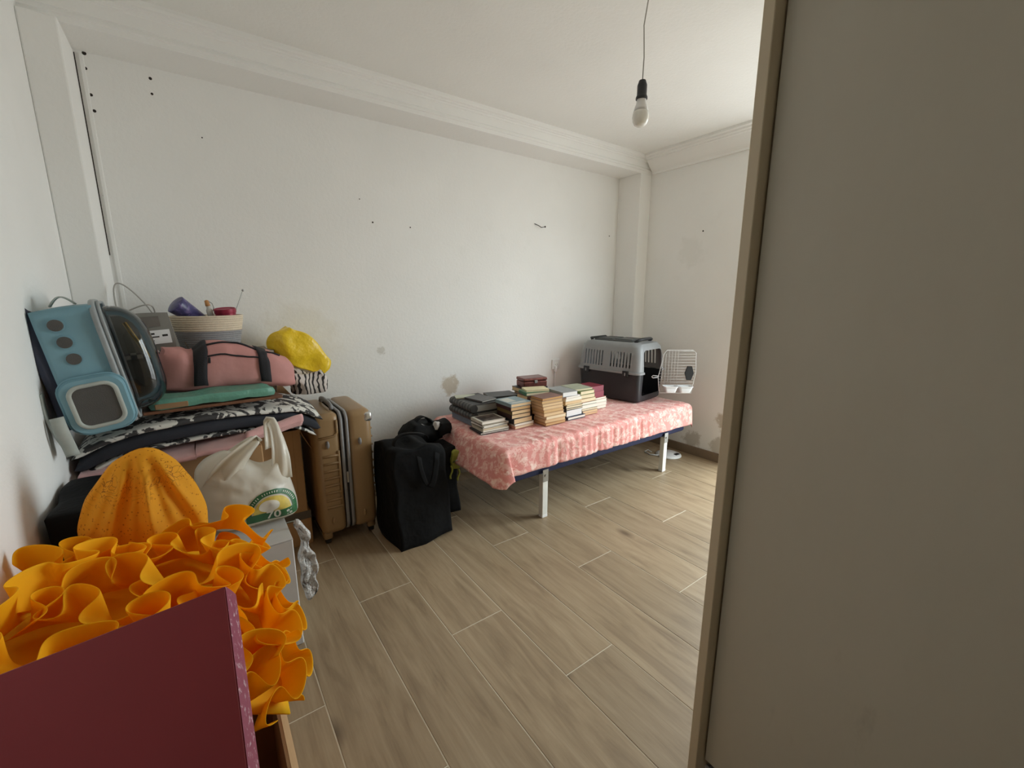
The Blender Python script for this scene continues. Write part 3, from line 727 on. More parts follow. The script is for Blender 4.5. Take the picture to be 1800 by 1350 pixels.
# floral mat
mt = thing('floral_mat', 'black and white floral padded mat laid across the pile', 'mat', (0, 0, 0))
def matp(u, v, dz, inset=0):
    x = -.368 + (.785 - inset) * u; yb_ = 2.27; yf = 1.845 + .20 * u ** 1.2 + inset * .3
    y = yf + (yb_ - yf) * v
    z = .765 + .028 * math.sin(PI * min(1, u * 1.25)) - .075 * max(0, (u - .80) / .2) ** 1.8 + .02 * v
    z -= .028 * max(0, (.12 - u) / .12) ** 1.5
    z += .006 * noise.noise(Vector((x * 8, y * 8, 3)))
    return Vector((x, y, z + dz))
def slab(dz0, dz1, bulge, inset=0):
    mb = MB()
    def f(u, w):
        a = 2 * PI * w
        c, s_ = math.cos(a), math.sin(a)
        v = .5 - .5 * math.copysign(abs(c) ** .35, c)
        q = matp(u, v, 0, inset); 
        endf = min(1, min(u, 1 - u) / .03) ** .5
        q.z += (dz0 + dz1) / 2 + (dz1 - dz0) / 2 * math.copysign(abs(s_) ** .5, s_) * endf
        return q
    mb.grid(f, 60, 48, cv=True)
    bmesh.ops.holes_fill(mb.bm, edges=[e for e in mb.bm.edges if e.is_boundary], sides=0)
    return mb
slab(-.036, .022, 0, .012).obj('padding', 'charcoal', mt, True)
slab(.017, .046, 0).obj('top_cover', 'floral', mt, True)
slab(-.052, -.032, 0, .03).obj('under_cover', 'floral', mt, True)
# brown board and teal bag
M['brownboard'] = plain('brown_board', (112, 74, 52), .5, var=.15, scale=20)
M['kraft'] = plain('kraft_paper', (150, 118, 84), .8)
bdz = .868
o = MB().box((-.21, -.12, 0), (.235, .12, .012), .003, 2).obj('wooden_board', 'brownboard', None, loc=(.005, 2.055, bdz - .005), rot=(0, R(1.0), R(8)))
tag(o, 'thin brown board lying on the floral mat under the teal bag', 'board')
M['teal'] = plain('teal_plastic_bag', (98, 152, 134), .45, var=.08, bump=.5, bscale=30, bdist=.01)
tl = thing('teal_bag', 'flat folded teal plastic bag in front of the pink duffel', 'bag', (.02, 2.01, bdz + .010), (0, R(.5), R(8)))
MB().soft((.40, .155, .034), 12, .008, 16, .12, seed=4).obj('folded_bag', 'teal', tl, True)
MB().box((-.185, -.081, .003), (-.09, -.071, .022), .002, 1).obj('paper_label', 'kraft', tl)

# ------------------------------------------------------------------ rose duffel bag
df = thing('duffel_bag', 'rose pink duffel bag with black straps and zips', 'bag', (.085, 2.195, .884), (0, R(4), R(6)))
def duf(u, th, off=0):
    L = .46; x = (u - .5) * L
    e = abs(2 * u - 1)
    w = .105 * (1 - .25 * e ** 6); hgt = .195 + .024 * math.cos((u - .45) * 2 * PI) - .012
    if u < .16: hgt += .016 * (.16 - u) / .16
    hgt -= .03 * max(0, (u - .85) / .15)
    if .14 < u < .28: hgt -= .018 * math.sin((u - .14) / .14 * PI)
    c, s_ = math.cos(th), math.sin(th)
    y = -(w + off) * math.copysign(abs(c) ** .55, c) * (1 - .34 * max(0, s_) ** 2)
    z = hgt / 2 + (hgt / 2 + off) * math.copysign(abs(s_) ** .52, s_)
    x += .022 * (z / .18 - .5) * (-1 if u > .5 else 1) * e
    p = Vector((x, y, z)); n_ = noise.noise_vector(Vector((u * 4, th * 1.2, 0)))
    p += n_ * .012 + noise.noise_vector(Vector((u * 11, th * 2.5, 4))) * .004
    p.z = max(p.z, .0)
    return p
mb = MB(); mb.grid(lambda u, v: duf(u, 2 * PI * v), 40, 40, cv=True)
bmesh.ops.holes_fill(mb.bm, edges=[e for e in mb.bm.edges if e.is_boundary], sides=0)
mb.obj('bag_body', 'rose', df, True, angle=60)
for (ua, ub) in ((.215, .305), (.71, .795)):
    mb = MB(); mb.grid(lambda u, v: duf(ua + (ub - ua) * u + .035 * (v if ua > .5 else -v) * 0, -.35 + (PI * .62) * v, .004), 3, 30); solidify(mb.obj('strap', 'black_web', df, True), .003, 1)
MB().tube([duf(.30 + .42 * k / 14, .92, .003) for k in range(15)], .0042, 6).obj('zip', 'black_web', df, True)
MB().tube([duf(.30 + .43 * k / 14, .28, .003) for k in range(15)], .0036, 6).obj('zip', 'black_web', df, True)
MB().tube([duf(.80 + .12 * k / 6, .95, .003) for k in range(7)], .0042, 6).obj('zip', 'black_web', df, True)
p = duf(.315, .2, .006); MB().box((p.x - .004, p.y - .003, p.z - .02), (p.x + .004, p.y + .001, p.z + .004), .001, 1).obj('zip_pull', 'black_plastic', df)

# cloth heap behind the duffel (carries the basket)
M['wovencloth'] = plain('grey_beige_cloth', (150, 140, 128), .9, var=.25, scale=60, bump=.3, bscale=60)
o = MB().soft((.50, .26, .22), 14, .02, 8, .10, seed=9).obj('folded_blanket', 'wovencloth', None, True, loc=(.045, 2.475, .80)); tag(o, 'grey-beige folded blanket behind the duffel under the rope basket', 'blanket')
hb = MB().box((-.29, -.155, .0), (.29, .165, .165), .004, 1).obj('flat_carton', 'card', None, loc=(.05, 2.44, .632)); tag(hb, 'shallow carton on top of the tall open cardboard box by the suitcase', 'box')
def bw_mat():
    m = NT('white_black_striped_cloth'); v = m.coord((1, 1, 1)); w = m.n('TexWave'); w.inputs['Scale'].default_value = 14; w.inputs['Distortion'].default_value = 9; w.inputs['Detail'].default_value = 2
    m.l(v, w.inputs['Vector']); m.col(m.ramp(w.outputs['Fac'], [(.25, lin((40, 36, 36))), (.38, lin((206, 198, 192)))])); m.set(Roughness=.8); return m.m
M['bw'] = bw_mat()
o = MB().soft((.16, .16, .10), 12, .03, 14, .3, seed=3).obj('striped_cloth', 'bw', None, True, loc=(.415, 2.34, .80)); tag(o, 'crumpled white cloth with black lines between duffel and wall', 'cloth')
# yellow plastic bag
M['yellow_bag'] = plain('yellow_plastic_bag', (236, 200, 40), .35, var=.06, bump=.6, bscale=14, bdist=.02)
yb = MB().soft((.30, .13, .15), 16, .035, 9, .45, seed=6, flat_bottom=False, fn=lambda w: Vector((w.x, w.y, w.z * (1 - .25 * (w.x / .15))))).obj('yellow_bag', 'yellow_bag', None, True, loc=(.385, 2.46, .915), rot=(0, R(33), R(4)))
tag(yb, 'bulging yellow plastic bag tucked behind the duffel by the wall', 'bag')

# ------------------------------------------------------------------ rope basket and what is in it
M['rope_cream'] = plain('cream_cotton_rope', (222, 208, 186), .9, var=.06, scale=80, bump=.4, bscale=200)
M['rope_grey'] = plain('grey_cotton_rope', (150, 150, 152), .9, var=.06, scale=80, bump=.4, bscale=200)
bk = thing('rope_basket', 'two-tone cotton rope basket, cream above grey, on the pile', 'basket', (.045, 2.475, 1.032))
def coils(z0, z1, n, r0, r1):
    pr = []
    for k in range(n):
        za = z0 + (z1 - z0) * k / n; h_ = (z1 - z0) / n
        for q in range(5):
            a = -PI / 2 + PI * q / 4
            zz = za + h_ / 2 + h_ / 2 * math.sin(a); rr = r0 + (r1 - r0) * (zz - 0) / .155
            pr.append((rr + h_ * .38 * math.cos(a), zz))
    return pr
def shell_lathe(pr, name, mat):
    mb = MB(); n = 48; inner = [(r - .009, z) for r, z in pr[::-1]]; allp = pr + inner; rings = []
    for r, z in allp: rings.append([mb.bm.verts.new((r * math.cos(2 * PI * k / n), .86 * r * math.sin(2 * PI * k / n), z)) for k in range(n)])
    for i in range(len(rings)):
        A, B = rings[i], rings[(i + 1) % len(rings)]
        for k in range(n): mb.bm.faces.new((A[k], A[(k + 1) % n], B[(k + 1) % n], B[k]))
    return mb.obj(name, mat, bk, True)
shell_lathe(coils(0, .085, 9, .112, .140), 'lower_band', 'rope_grey')
shell_lathe(coils(.085, .155, 7, .112, .140), 'upper_band', 'rope_cream')
MB().lathe([(.001, .001), (.11, .001), (.11, .008), (.001, .008)], 32, sy=.86).obj('basket_bottom', 'rope_grey', bk)
BM = Matrix.Translation((.045, 2.475, 1.032))
def purple_mat():
    m = NT('purple_swirl_plastic'); v = m.coord(); m.col(m.ramp(m.noise(v, 22, 5, .6, 1.2), [(.3, lin((46, 44, 78))), (.55, lin((78, 74, 122))), (.72, lin((150, 130, 176)))])); m.set(Roughness=.3); return m.m
M['purple'] = purple_mat()
o = MB().lathe([(.026, -.09), (.030, -.088), (.042, .03), (.043, .036), (.040, .038), (.030, .042), (.002, .043)], 28).obj('tumbler', 'purple', None, True, loc=(-.04, 2.44, 1.215), rot=(R(18), R(-48), 0)); tag(o, 'purple tumbler lying tilted in the rope basket', 'tumbler')
ca = thing('glass_bottle', 'small clear bottle with orange cap standing in the rope basket', 'bottle', (.07, 2.46, 1.10), (0, R(-8), 0))
M['clear'] = plain('clear_frosted_plastic', (206, 204, 196), .25); M['orange_cap'] = plain('orange_cap', (196, 140, 84), .5)
MB().lathe([(.001, 0), (.013, .001), (.013, .11), (.008, .12), (.008, .13)], 16).obj('bottle_body', 'clear', ca, True); MB().lathe([(.009, .13), (.010, .132), (.008, .155), (.001, .158)], 16).obj('cap', 'orange_cap', ca, True)
MB().tube([(.008, 0, .15), (.018, 0, .14), (.02, 0, .12), (.014, 0, .105)], .002, 6).obj('wire_clip', 'steel', ca, True)
M['raspberry'] = plain('raspberry_tin', (150, 40, 66), .4, .2, var=.2, scale=40)
rtn = thing('round_tin', 'round raspberry red tin at the rim of the rope basket', 'tin', (.12, 2.44, 1.125), (R(6), R(-4), 0))
MB().lathe([(.001, 0), (.040, .001), (.041, .075), (.001, .076)], 28).obj('tin_body', 'raspberry', rtn, True, angle=40); MB().lathe([(.043, .072), (.044, .074), (.044, .092), (.041, .094), (.038, .090), (.001, .089)], 28).obj('lid', 'raspberry', rtn, True, angle=40)
ss = thing('metal_skewer', 'thin metal stick with a knob rising from the rope basket', 'stick', (.095, 2.50, 1.04), (0, R(22), 0))
MB().cyl((0, 0, 0), (0, 0, .28), .0025, n=8).obj('rod', 'steel', ss); MB().sph((0, 0, .282), .006, n=10).obj('knob', 'steel', ss, True)
o = MB().soft((.20, .14, .07), 10, .012, 14, .3, seed=12).obj('fabric_scrap', 'wovencloth', None, True, loc=(.045, 2.475, 1.032)); tag(o, 'beige cloth filling the rope basket', 'cloth')

# ------------------------------------------------------------------ grey gift bag
M['greybag'] = plain('grey_paper', (128, 125, 118), .6, var=.06, bump=.1, bscale=15, bdist=.01)
M['bag_dark'] = plain('dark_grey_print', (104, 98, 92), .6)
gb = thing('paper_bag', 'grey paper carrier bag with white sticker and cord handles', 'bag', (-.165, 2.30, .862), (R(-4), R(-4), R(8)))
MB().soft((.19, .11, .34), 8, .006, 8, .02, seed=2).obj('bag_body', 'greybag', gb, True, angle=35)
MB().box((-.015, -.0615, .285), (.06, -.058, .325)).obj('printed_panel', 'bag_dark', gb)
lbm = MB().box((-.01, -.063, .215), (.085, -.059, .27)).obj('sticker', 'white_plastic', gb)
sm = MB()
for (x, z, w, h_) in ((.0, .253, .035, .007), (.0, .241, .048, .005), (.058, .243, .018, .008), (.0, .228, .03, .003)): sm.box((x, -.0636, z), (x + w, -.0628, z + h_))
sm.obj('sticker_print', 'print', lbm)
def ging():
    m = NT('grey_gingham'); v = m.coord((1, 1, 1)); ck = m.n('TexChecker'); ck.inputs['Scale'].default_value = 55; m.l(v, ck.inputs['Vector']); ck.inputs['Color1'].default_value = lin((196, 194, 190)); ck.inputs['Color2'].default_value = lin((82, 82, 90)); m.l(ck.outputs[0], m.b.inputs['Base Color']); m.set(Roughness=.8); return m.m
M['gingham'] = ging()
MB().box((-.096, -.064, .165), (.098, .058, .19), .002, 1).obj('gingham_ribbon', 'gingham', gb)
for (yy, tiltb) in ((-.045, -.03), (.04, .03)):
    MB().tube([(-.055 + .11 * k / 20 + (.03 * math.sin(PI * k / 20)) * (1 if yy < 0 else -1), yy + tiltb * math.sin(PI * k / 20) * (2.2 if yy < 0 else .3), .335 + (.035 if yy < 0 else .135) * math.sin(PI * k / 20) ** .8) for k in range(21)], .0028, 6).obj('cord_handle', 'cord', gb, True)
M['gold'] = plain('gold_metal', (206, 166, 74), .25, .9, var=.05)
# ------------------------------------------------------------------ blue bubble backpack
M['sky'] = plain('blue_nylon', (120, 160, 174), .6, var=.05, scale=8, bump=.15, bscale=18, bdist=.01)
M['navyback'] = plain('dark_slate_fabric', (62, 66, 82), .85, bump=.2, bscale=200)
M['lightstrap'] = plain('pale_grey_webbing', (172, 178, 172), .8)
M['mesh'] = plain('dark_mesh', (80, 78, 75), .5, bump=.6, bscale=500)
M['zipper'] = plain('grey_zipper', (150, 156, 158), .45)
def bubble_mat():
    m = NT('smoked_clear_plastic'); tr = m.n('BsdfTransparent'); tr.inputs[0].default_value = (.46, .46, .45, 1); gl = m.n('BsdfGlossy'); gl.inputs['Roughness'].default_value = .05; gl.inputs[0].default_value = (.9, .9, .9, 1)
    fr = m.n('Fresnel'); fr.inputs[0].default_value = 1.5; mx = m.n('MixShader'); m.l(fr.outputs[0], mx.inputs[0]); m.l(tr.outputs[0], mx.inputs[1]); m.l(gl.outputs[0], mx.inputs[2]); m.l(mx.outputs[0], m.out.inputs[0]); return m.m
M['bubble'] = bubble_mat()
bp = thing('bubble_backpack', 'light blue pet backpack with a clear bubble window by the left wall', 'backpack', (-.336, 1.885, .862), (0, R(-8), R(4)))
# local: x from back (0) to zipper (.135), bubble beyond; y depth -.13...13; z up
body = MB().soft((.135, .26, .375), 12, .004, 6, .10, seed=8).obj('body', 'sky', bp, True); body.location = (.07, 0, 0)
MB().soft((.03, .24, .39), 8, .006, 8, .18, seed=10).obj('back_pad', 'navyback', bp, True, loc=(-.012, .0, .01))
def ring_pts(x, ry, z0, z1, r, n=8):
    pts = []
    for (cy, cz, a0) in ((ry - r, z1 - r, 0), (-ry + r, z1 - r, 90), (-ry + r, z0 + r, 180), (ry - r, z0 + r, 270)):
        for k in range(n + 1):
            a = R(a0 + 90 * k / n); pts.append((x, cy + r * math.cos(a), cz + r * math.sin(a)))
    return pts
MB().tube(ring_pts(.135, .135, .002, .378, .06), .008, 8, True).obj('zip_band', 'zipper', bp, True)
MB().tube(ring_pts(.148, .133, .006, .374, .06), .005, 8, True).obj('zip_band', 'zipper', bp, True)
mb = MB()
def bub(u, v):
    a = 2 * PI * u; t_ = PI / 2 * v
    c, s_ = math.cos(a), math.sin(a)
    ry = .118 * math.copysign(abs(c) ** .7, c); rz = .172 * math.copysign(abs(s_) ** .7, s_)
    k = math.cos(t_) ** .55 if v < .999 else 0
    return (.150 + .098 * math.sin(t_) ** .9, ry * k, .19 + rz * k - .03 * (1 - k))
mb.grid(bub, 40, 14, cu=True); mb.obj('bubble_window', 'bubble', bp, True)
MB().box((.128, -.115, .02), (.134, .115, .36)).obj('inner_lining', 'mesh', bp)
for (x, z) in ((.048, .325), (.053, .275), (.058, .225)):
    MB().cyl((x, -.134, z), (x, -.128, z), .020, n=24).obj('vent_ring', 'sky', bp); MB().cyl((x, -.136, z), (x, -.127, z), .0165, n=24).obj('vent_hole', 'mesh', bp)
# side pocket with mesh window
def rsq(cx, cz, hx, hz, r, y, n=6):
    pts = []
    for (sx_, sz_, a0) in ((1, 1, 0), (-1, 1, 90), (-1, -1, 180), (1, -1, 270)):
        for k in range(n + 1):
            a = R(a0 + 90 * k / n); pts.append((cx + sx_ * (hx - r) + r * math.cos(a), y, cz + sz_ * (hz - r) + r * math.sin(a)))
    return pts
pk = MB(); A = [pk.bm.verts.new(q) for q in rsq(.072, .085, .078, .088, .045, -.128)]; Bq = [pk.bm.verts.new(q) for q in rsq(.072, .085, .070, .080, .04, -.165)]
pk.bm.faces.new(Bq)
for i in range(len(A)): pk.bm.faces.new((A[i], A[(i + 1) % len(A)], Bq[(i + 1) % len(A)], Bq[i]))
pko = pk.obj('side_pocket', 'sky', bp, True, angle=40)
wn_ = MB(); A = [wn_.bm.verts.new(q) for q in rsq(.072, .085, .048, .058, .025, -.1665)]; wn_.bm.faces.new(A); wo_ = wn_.obj('mesh_window', 'mesh', pko)
MB().tube(rsq(.072, .085, .052, .062, .028, -.166), .006, 8, True).obj('window_trim', 'lightstrap', pko, True)
MB().tube(rsq(.072, .085, .076, .086, .044, -.14), .004, 6, True).obj('piping', 'sky', pko, True)
mb = MB(); mb.grid(lambda u, v: (.04 + .06 * u, -.06 + .03 * v + .0, .378 + .026 * math.sin(PI * u)), 12, 2); solidify(mb.obj('top_handle', 'lightstrap', bp, True), .004)
mb = MB(); mb.grid(lambda u, v: (-.035 - .012 * math.sin(PI * u) + .006 * u, -.145 + .035 * v - .01, .145 - .19 * u), 12, 2); solidify(mb.obj('shoulder_strap', 'lightstrap', bp, True), .005)
mb = MB(); mb.grid(lambda u, v: (-.034 + .030 * v, -.172 - .006 * math.sin(u * 5), .075 - .12 * u), 12, 2); solidify(mb.obj('shoulder_strap', 'lightstrap', bp, True), .005)
gr = MB().cyl((0, 0, 0), (.055, .0, -.135), .0075, n=14).obj('gold_tube', 'gold', None, True, angle=40, loc=(-.215, 2.13, 1.178)); tag(gr, 'slim gold tube leaning between backpack and grey paper bag', 'tube')
# ================================================================== SUITCASE
M['tan_abs'] = plain('champagne_abs_shell', (152, 123, 87), .34, var=.03, scale=4)
M['silver'] = plain('silver_chrome', (206, 206, 204), .22, .8, var=.1, scale=60)
M['rubber'] = plain('dark_rubber', (40, 36, 34), .7)
M['zip_grey'] = plain('suitcase_zip_grey', (138, 136, 136), .5)
sc = thing('suitcase', 'tall champagne hard-shell suitcase with wheels standing by the wall', 'suitcase', (.54, 2.185, 0))
SD, SH0, SH1 = .40, .062, .705
lsh = MB().box((-.142, 0, SH0), (-.017, SD, SH1), .035, 5).obj('shell_half', 'tan_abs', sc, True, angle=50)
rsh = MB().box((.017, 0, SH0), (.142, SD, SH1), .035, 5).obj('shell_half', 'tan_abs', sc, True, angle=50)
def band_pts(x, g):
    r = .05; pts = []
    for (cy, cz, a0) in ((g + r, SH1 - r - g, 90), (g + r, SH0 + r + g, 180), (SD - g - r, SH0 + r + g, 270), (SD - g - r, SH1 - r - g, 0)):
        for k in range(7):
            a = R(a0 + 15 * k); pts.append((x, cy + r * math.cos(a), cz + r * math.sin(a)))
    return pts
def band(x0, x1, g, name, mat):
    mb = MB(); A = band_pts(x0, g); B = band_pts(x1, g); n = len(A)
    mb.grid(lambda u, v: (A if v < .5 else B)[int(round(u * n)) % n], n, 1, cu=True); return solidify(mb.obj(name, mat, sc, True), .006)
band(-.021, .021, .006, 'zip_band', 'rubber')
band(-.021, -.006, .000, 'zip_tape', 'zip_grey'); band(.006, .021, .000, 'zip_tape', 'zip_grey')
MB().box((-.005, -.006, .33), (.005, -.001, .39), .002, 1).obj('zip_pull', 'steel', sc)
# raised ribs on the narrow side of the left half
for k in range(8):
    z = .215 + k * .039
    MB().tube([(-.112, .000, z), (-.07, -.001, z), (-.036, -.001, z)], .0068, 6).obj('rib', 'tan_abs', lsh, True)
MB().tube([(-.036, -.001, .215), (-.036, -.001, .51)], .0068, 6).obj('rib', 'tan_abs', lsh, True)
MB().tube([(-.125, -.001, .585), (-.05, -.001, .59), (-.036, -.001, .605), (-.036, -.001, .67)], .0068, 6).obj('rib', 'tan_abs', lsh, True)
for k in range(9):
    z = .23 + k * .045
    MB().tube([(.143, .03, z), (.1435, SD / 2, z), (.143, SD - .03, z)], .006, 6).obj('rib', 'tan_abs', rsh, True)
for x in (-.085, .072):
    MB().sph((x, -.004, .55 if x < 0 else .54), .02, (.45, .6, 1.0), 14).obj('side_foot', 'zip_grey', sc, True)
    MB().sph((x, -.002, .14), .02, (.45, .5, 1.0), 14).obj('side_foot', 'tan_abs', sc, True)
MB().tube([(-.035, .08, SH1 + .002), (-.035, .09, SH1 + .02), (-.035, .13, SH1 + .026), (-.035, .26, SH1 + .026), (-.035, .30, SH1 + .02), (-.035, .31, SH1 + .002)], .011, 8).obj('carry_handle', 'zip_grey', sc, True)
MB().box((.098, -.002, .635), (.1445, .045, .685), .012, 3).obj('corner_guard', 'silver', sc, True, angle=50)
for x in (-.112, .112):
    for y in (.05, SD - .05):
        w = MB().box((x - .022, y - .028, .03), (x + .022, y + .028, .075), .01, 2).cyl((x, y, .03), (x, y, .05), .012, n=12).obj('wheel_housing', 'tan_abs', sc, True, angle=50)
        MB().cyl((x - .012, y, .022), (x + .012, y, .022), .022, n=18).obj('wheel', 'rubber', w)

# ================================================================== BLACK BAGS
M['black_fabric'] = plain('black_nonwoven_fabric', (11, 11, 12), .85, var=.2, scale=6, bump=.5, bscale=9, bdist=.03)
M['black_satin'] = plain('black_nylon', (11, 11, 12), .75, var=.15, scale=10, bump=.4, bscale=14, bdist=.02)
for k_ in ('black_fabric', 'black_satin'): M[k_].node_tree.nodes['Principled BSDF'].inputs['Specular IOR Level'].default_value = .22
M['lime'] = plain('lime_strap', (150, 150, 60), .7)
M['white_cloth'] = plain('white_cloth', (214, 210, 206), .85)
bb = thing('shopping_bag', 'large black fabric shopping bag standing in front of the suitcase', 'bag', (.845, 2.07, 0), (0, 0, R(3)))
def bagfn(w):
    t_ = w.z / .55
    w.y += .03 * math.sin(t_ * 3) + .05 * max(0, t_ - .6)
    if w.y < 0: w.y -= .015 * math.sin(min(1, t_) * PI)
    w.z *= 1 - .12 * max(0, (w.x / .18)) * (1 if t_ > .5 else 0)
    w.z -= .05 * max(0, t_ - .85) / .15 * (noise.noise(Vector((w.x * 9, w.y * 9, 2))) * .8 + .5)
    return w
MB().soft((.31, .28, .55), 18, .022, 5.5, .045, (.10, .10), seed=21, fn=bagfn).obj('bag_body', 'black_fabric', bb, True)
mb = MB(); mb.grid(lambda u, v: (-.05 + .10 * u + .03 * v, -.142 - .012 * math.sin(PI * u) - .01, .50 - .17 * math.sin(PI * u) ** .7 * 1.0 - .02 * v), 20, 3); solidify(mb.obj('handle', 'black_fabric', bb, True), .004)
mb = MB(); mb.grid(lambda u, v: (-.12 + .20 * u, -.06 + .035 * v + .02 * math.sin(u * 7), .535 + .05 * math.sin(PI * u) ** .6), 24, 2); solidify(mb.obj('handle', 'black_fabric', bb, True), .004)
b2 = thing('black_tote', 'black tote bag with lime straps pushed against the bed', 'bag', (1.092, 2.25, 0), (0, 0, R(-4)))
MB().soft((.165, .20, .40), 14, .014, 7, .05, (.22, .1), seed=31).obj('bag_body', 'black_satin', b2, True)
for (x, z, l) in ((.02, .30, .085), (.066, .27, .075)):
    mb = MB(); mb.grid(lambda u, v: (x + .012 * v + .006 * math.sin(u * 6), -.112 - .006 * math.sin(u * 4), z - l * u), 10, 1); solidify(mb.obj('strap_end', 'lime', b2, True), .003)
MB().tube([(.035, -.12, .32), (.05, -.135, .335), (.08, -.13, .33), (.095, -.115, .30)], .003, 6).obj('buckle', 'steel', b2, True)
MB().soft((.05, .05, .11), 6, .012, 20, .3, seed=2).obj('lime_pouch', 'lime', b2, True, loc=(.06, -.09, .27))
hb2 = thing('black_handbag', 'black handbag slumped on top of the bags beside the bed', 'bag', (1.03, 2.36, .42), (0, R(5), R(10)))
MB().soft((.21, .17, .105), 14, .03, 11, .3, seed=41).obj('bag_body', 'black_satin', hb2, True)
mb = MB(); mb.grid(lambda u, v: (-.08 + .14 * u, -.03 + .04 * v, .09 + .055 * math.sin(PI * u) ** .7), 20, 2); solidify(mb.obj('handle', 'black_satin', hb2, True), .006)
MB().soft((.10, .09, .09), 10, .015, 16, .5, seed=44).obj('rolled_strap', 'black_satin', hb2, True, loc=(.095, -.075, .03))
MB().soft((.05, .03, .022), 6, .008, 30, .4, seed=43).obj('tissue', 'white_cloth', hb2, True, loc=(-.06, -.065, .088))
MB().soft((.03, .03, .05), 6, .012, 30, .4, seed=45).obj('tissue', 'white_cloth', hb2, True, loc=(.045, -.085, .07))

# ================================================================== FRONT LEFT: boxes, carrier, dress
M['white_card'] = plain('white_glossy_card', (200, 198, 196), .45, var=.04)
t = thing('white_carton', 'white carton standing on the floor under the plastic carrier bag', 'box', (-.06, 1.72, 0))
MB().box((-.20, -.14, 0), (.247, .15, .425), .003, 1).obj('body', 'white_card', t)
MB().box((.02, -.1405, .4255), (.247, .15, .43), .001, 1).obj('lid_flap', 'white_card', t)
M['film'] = plain('grey_crumpled_film', (190, 186, 182), .25, var=.12, scale=30, bump=.9, bscale=25, bdist=.03)
def crumple(outline, y, th, name, mat, label=None, cat=None, seed=0, nr=14, amp=.012, fs=14, parent=None, pleat=None):
    """pillow-like sheet object: star-shaped outline in the x-z plane, bulging along y"""
    cx = sum(p[0] for p in outline) / len(outline); cz = sum(p[1] for p in outline) / len(outline)
    per = []
    for i in range(len(outline)):
        a = outline[i]; b = outline[(i + 1) % len(outline)]
        m_ = max(2, int(math.hypot(a[0] - b[0], a[1] - b[1]) / .012))
        for k in range(m_): per.append((a[0] + (b[0] - a[0]) * k / m_, a[1] + (b[1] - a[1]) * k / m_))
    for _ in range(2): per = [tuple((per[i - 1][c] + 2 * per[i][c] + per[(i + 1) % len(per)][c]) / 4 for c in (0, 1)) for i in range(len(per))]
    n = len(per); mb = MB(); rings = []
    def P(i, r, sgn):
        x = cx + (per[i][0] - cx) * r; z = cz + (per[i][1] - cz) * r
        d = th * (1 - r ** 2.6) ** .6 if r < 1 else 0
        q = Vector((x, 0, z)); d += amp * noise.fractal(q * fs + Vector((seed, sgn, 0)), 1.0, 2.0, 3) * (1 - r ** 4)
        if pleat: d += pleat(x, z) * (1 - r ** 3)
        q2 = noise.noise_vector(q * fs * .7 + Vector((seed, 5, 0))) * amp * .7
        return Vector((x + q2.x, y + sgn * d + q2.y * .6, z + q2.z * .5))
    ringsF = [[mb.bm.verts.new(P(i, (k + 1) / nr, -1)) for i in range(n)] for k in range(nr)]
    ringsB = [[mb.bm.verts.new(P(i, (k + 1) / nr, 1)) for i in range(n)] for k in range(nr - 1)] + [ringsF[-1]]
    for rs, sg in ((ringsF, -1), (ringsB, 1)):
        c = mb.bm.verts.new(P(0, 0, sg))
        for i in range(n): mb.bm.faces.new((c, rs[0][i], rs[0][(i + 1) % n]))
        for k in range(nr - 1):
            for i in range(n): mb.bm.faces.new((rs[k][i], rs[k + 1][i], rs[k + 1][(i + 1) % n], rs[k][(i + 1) % n]))
    o = mb.obj(name, mat, parent, True)
    if label: tag(o, label, cat)
    return o
crumple([(.205, .44), (.222, .47), (.235, .435), (.265, .40), (.25, .37), (.27, .29), (.262, .20), (.258, .14), (.225, .10), (.212, .15), (.222, .22), (.205, .30), (.215, .37)], 1.66, .010, 'plastic_film', 'film', 'crumpled grey plastic film hanging beside the white carton', 'film', 3, 8, .026, 26)
# plastic carrier bag
def carrier_mat():
    m = NT('translucent_white_film'); m.col(lin((244, 241, 232))); m.set(Roughness=.2)
    tl_ = m.n('BsdfTranslucent'); tl_.inputs[0].default_value = lin((244, 238, 222)); mx = m.n('MixShader'); mx.inputs[0].default_value = .40
    v = m.coord(); h = m.noise(v, 9, 2, .5, .6); m.bump(h, .35, .02)
    m.l(m.b.outputs[0], mx.inputs[1]); m.l(tl_.outputs[0], mx.inputs[2]); m.l(mx.outputs[0], m.out.inputs[0]); return m.m
M['carrier'] = carrier_mat()
cb = thing('carrier_bag', 'white plastic carrier bag with a green and yellow print reading 70%', 'bag', (0, 0, 0))
body = crumple([(-.06, .69), (-.03, .725), (.03, .745), (.085, .70), (.13, .665), (.17, .675), (.205, .69), (.222, .60), (.236, .50), (.238, .445), (.205, .433), (.10, .433), (.0, .433), (-.05, .45), (-.075, .55)], 1.765, .062, 'bag_body', 'carrier', None, None, 7, 20, .016, 8, cb)
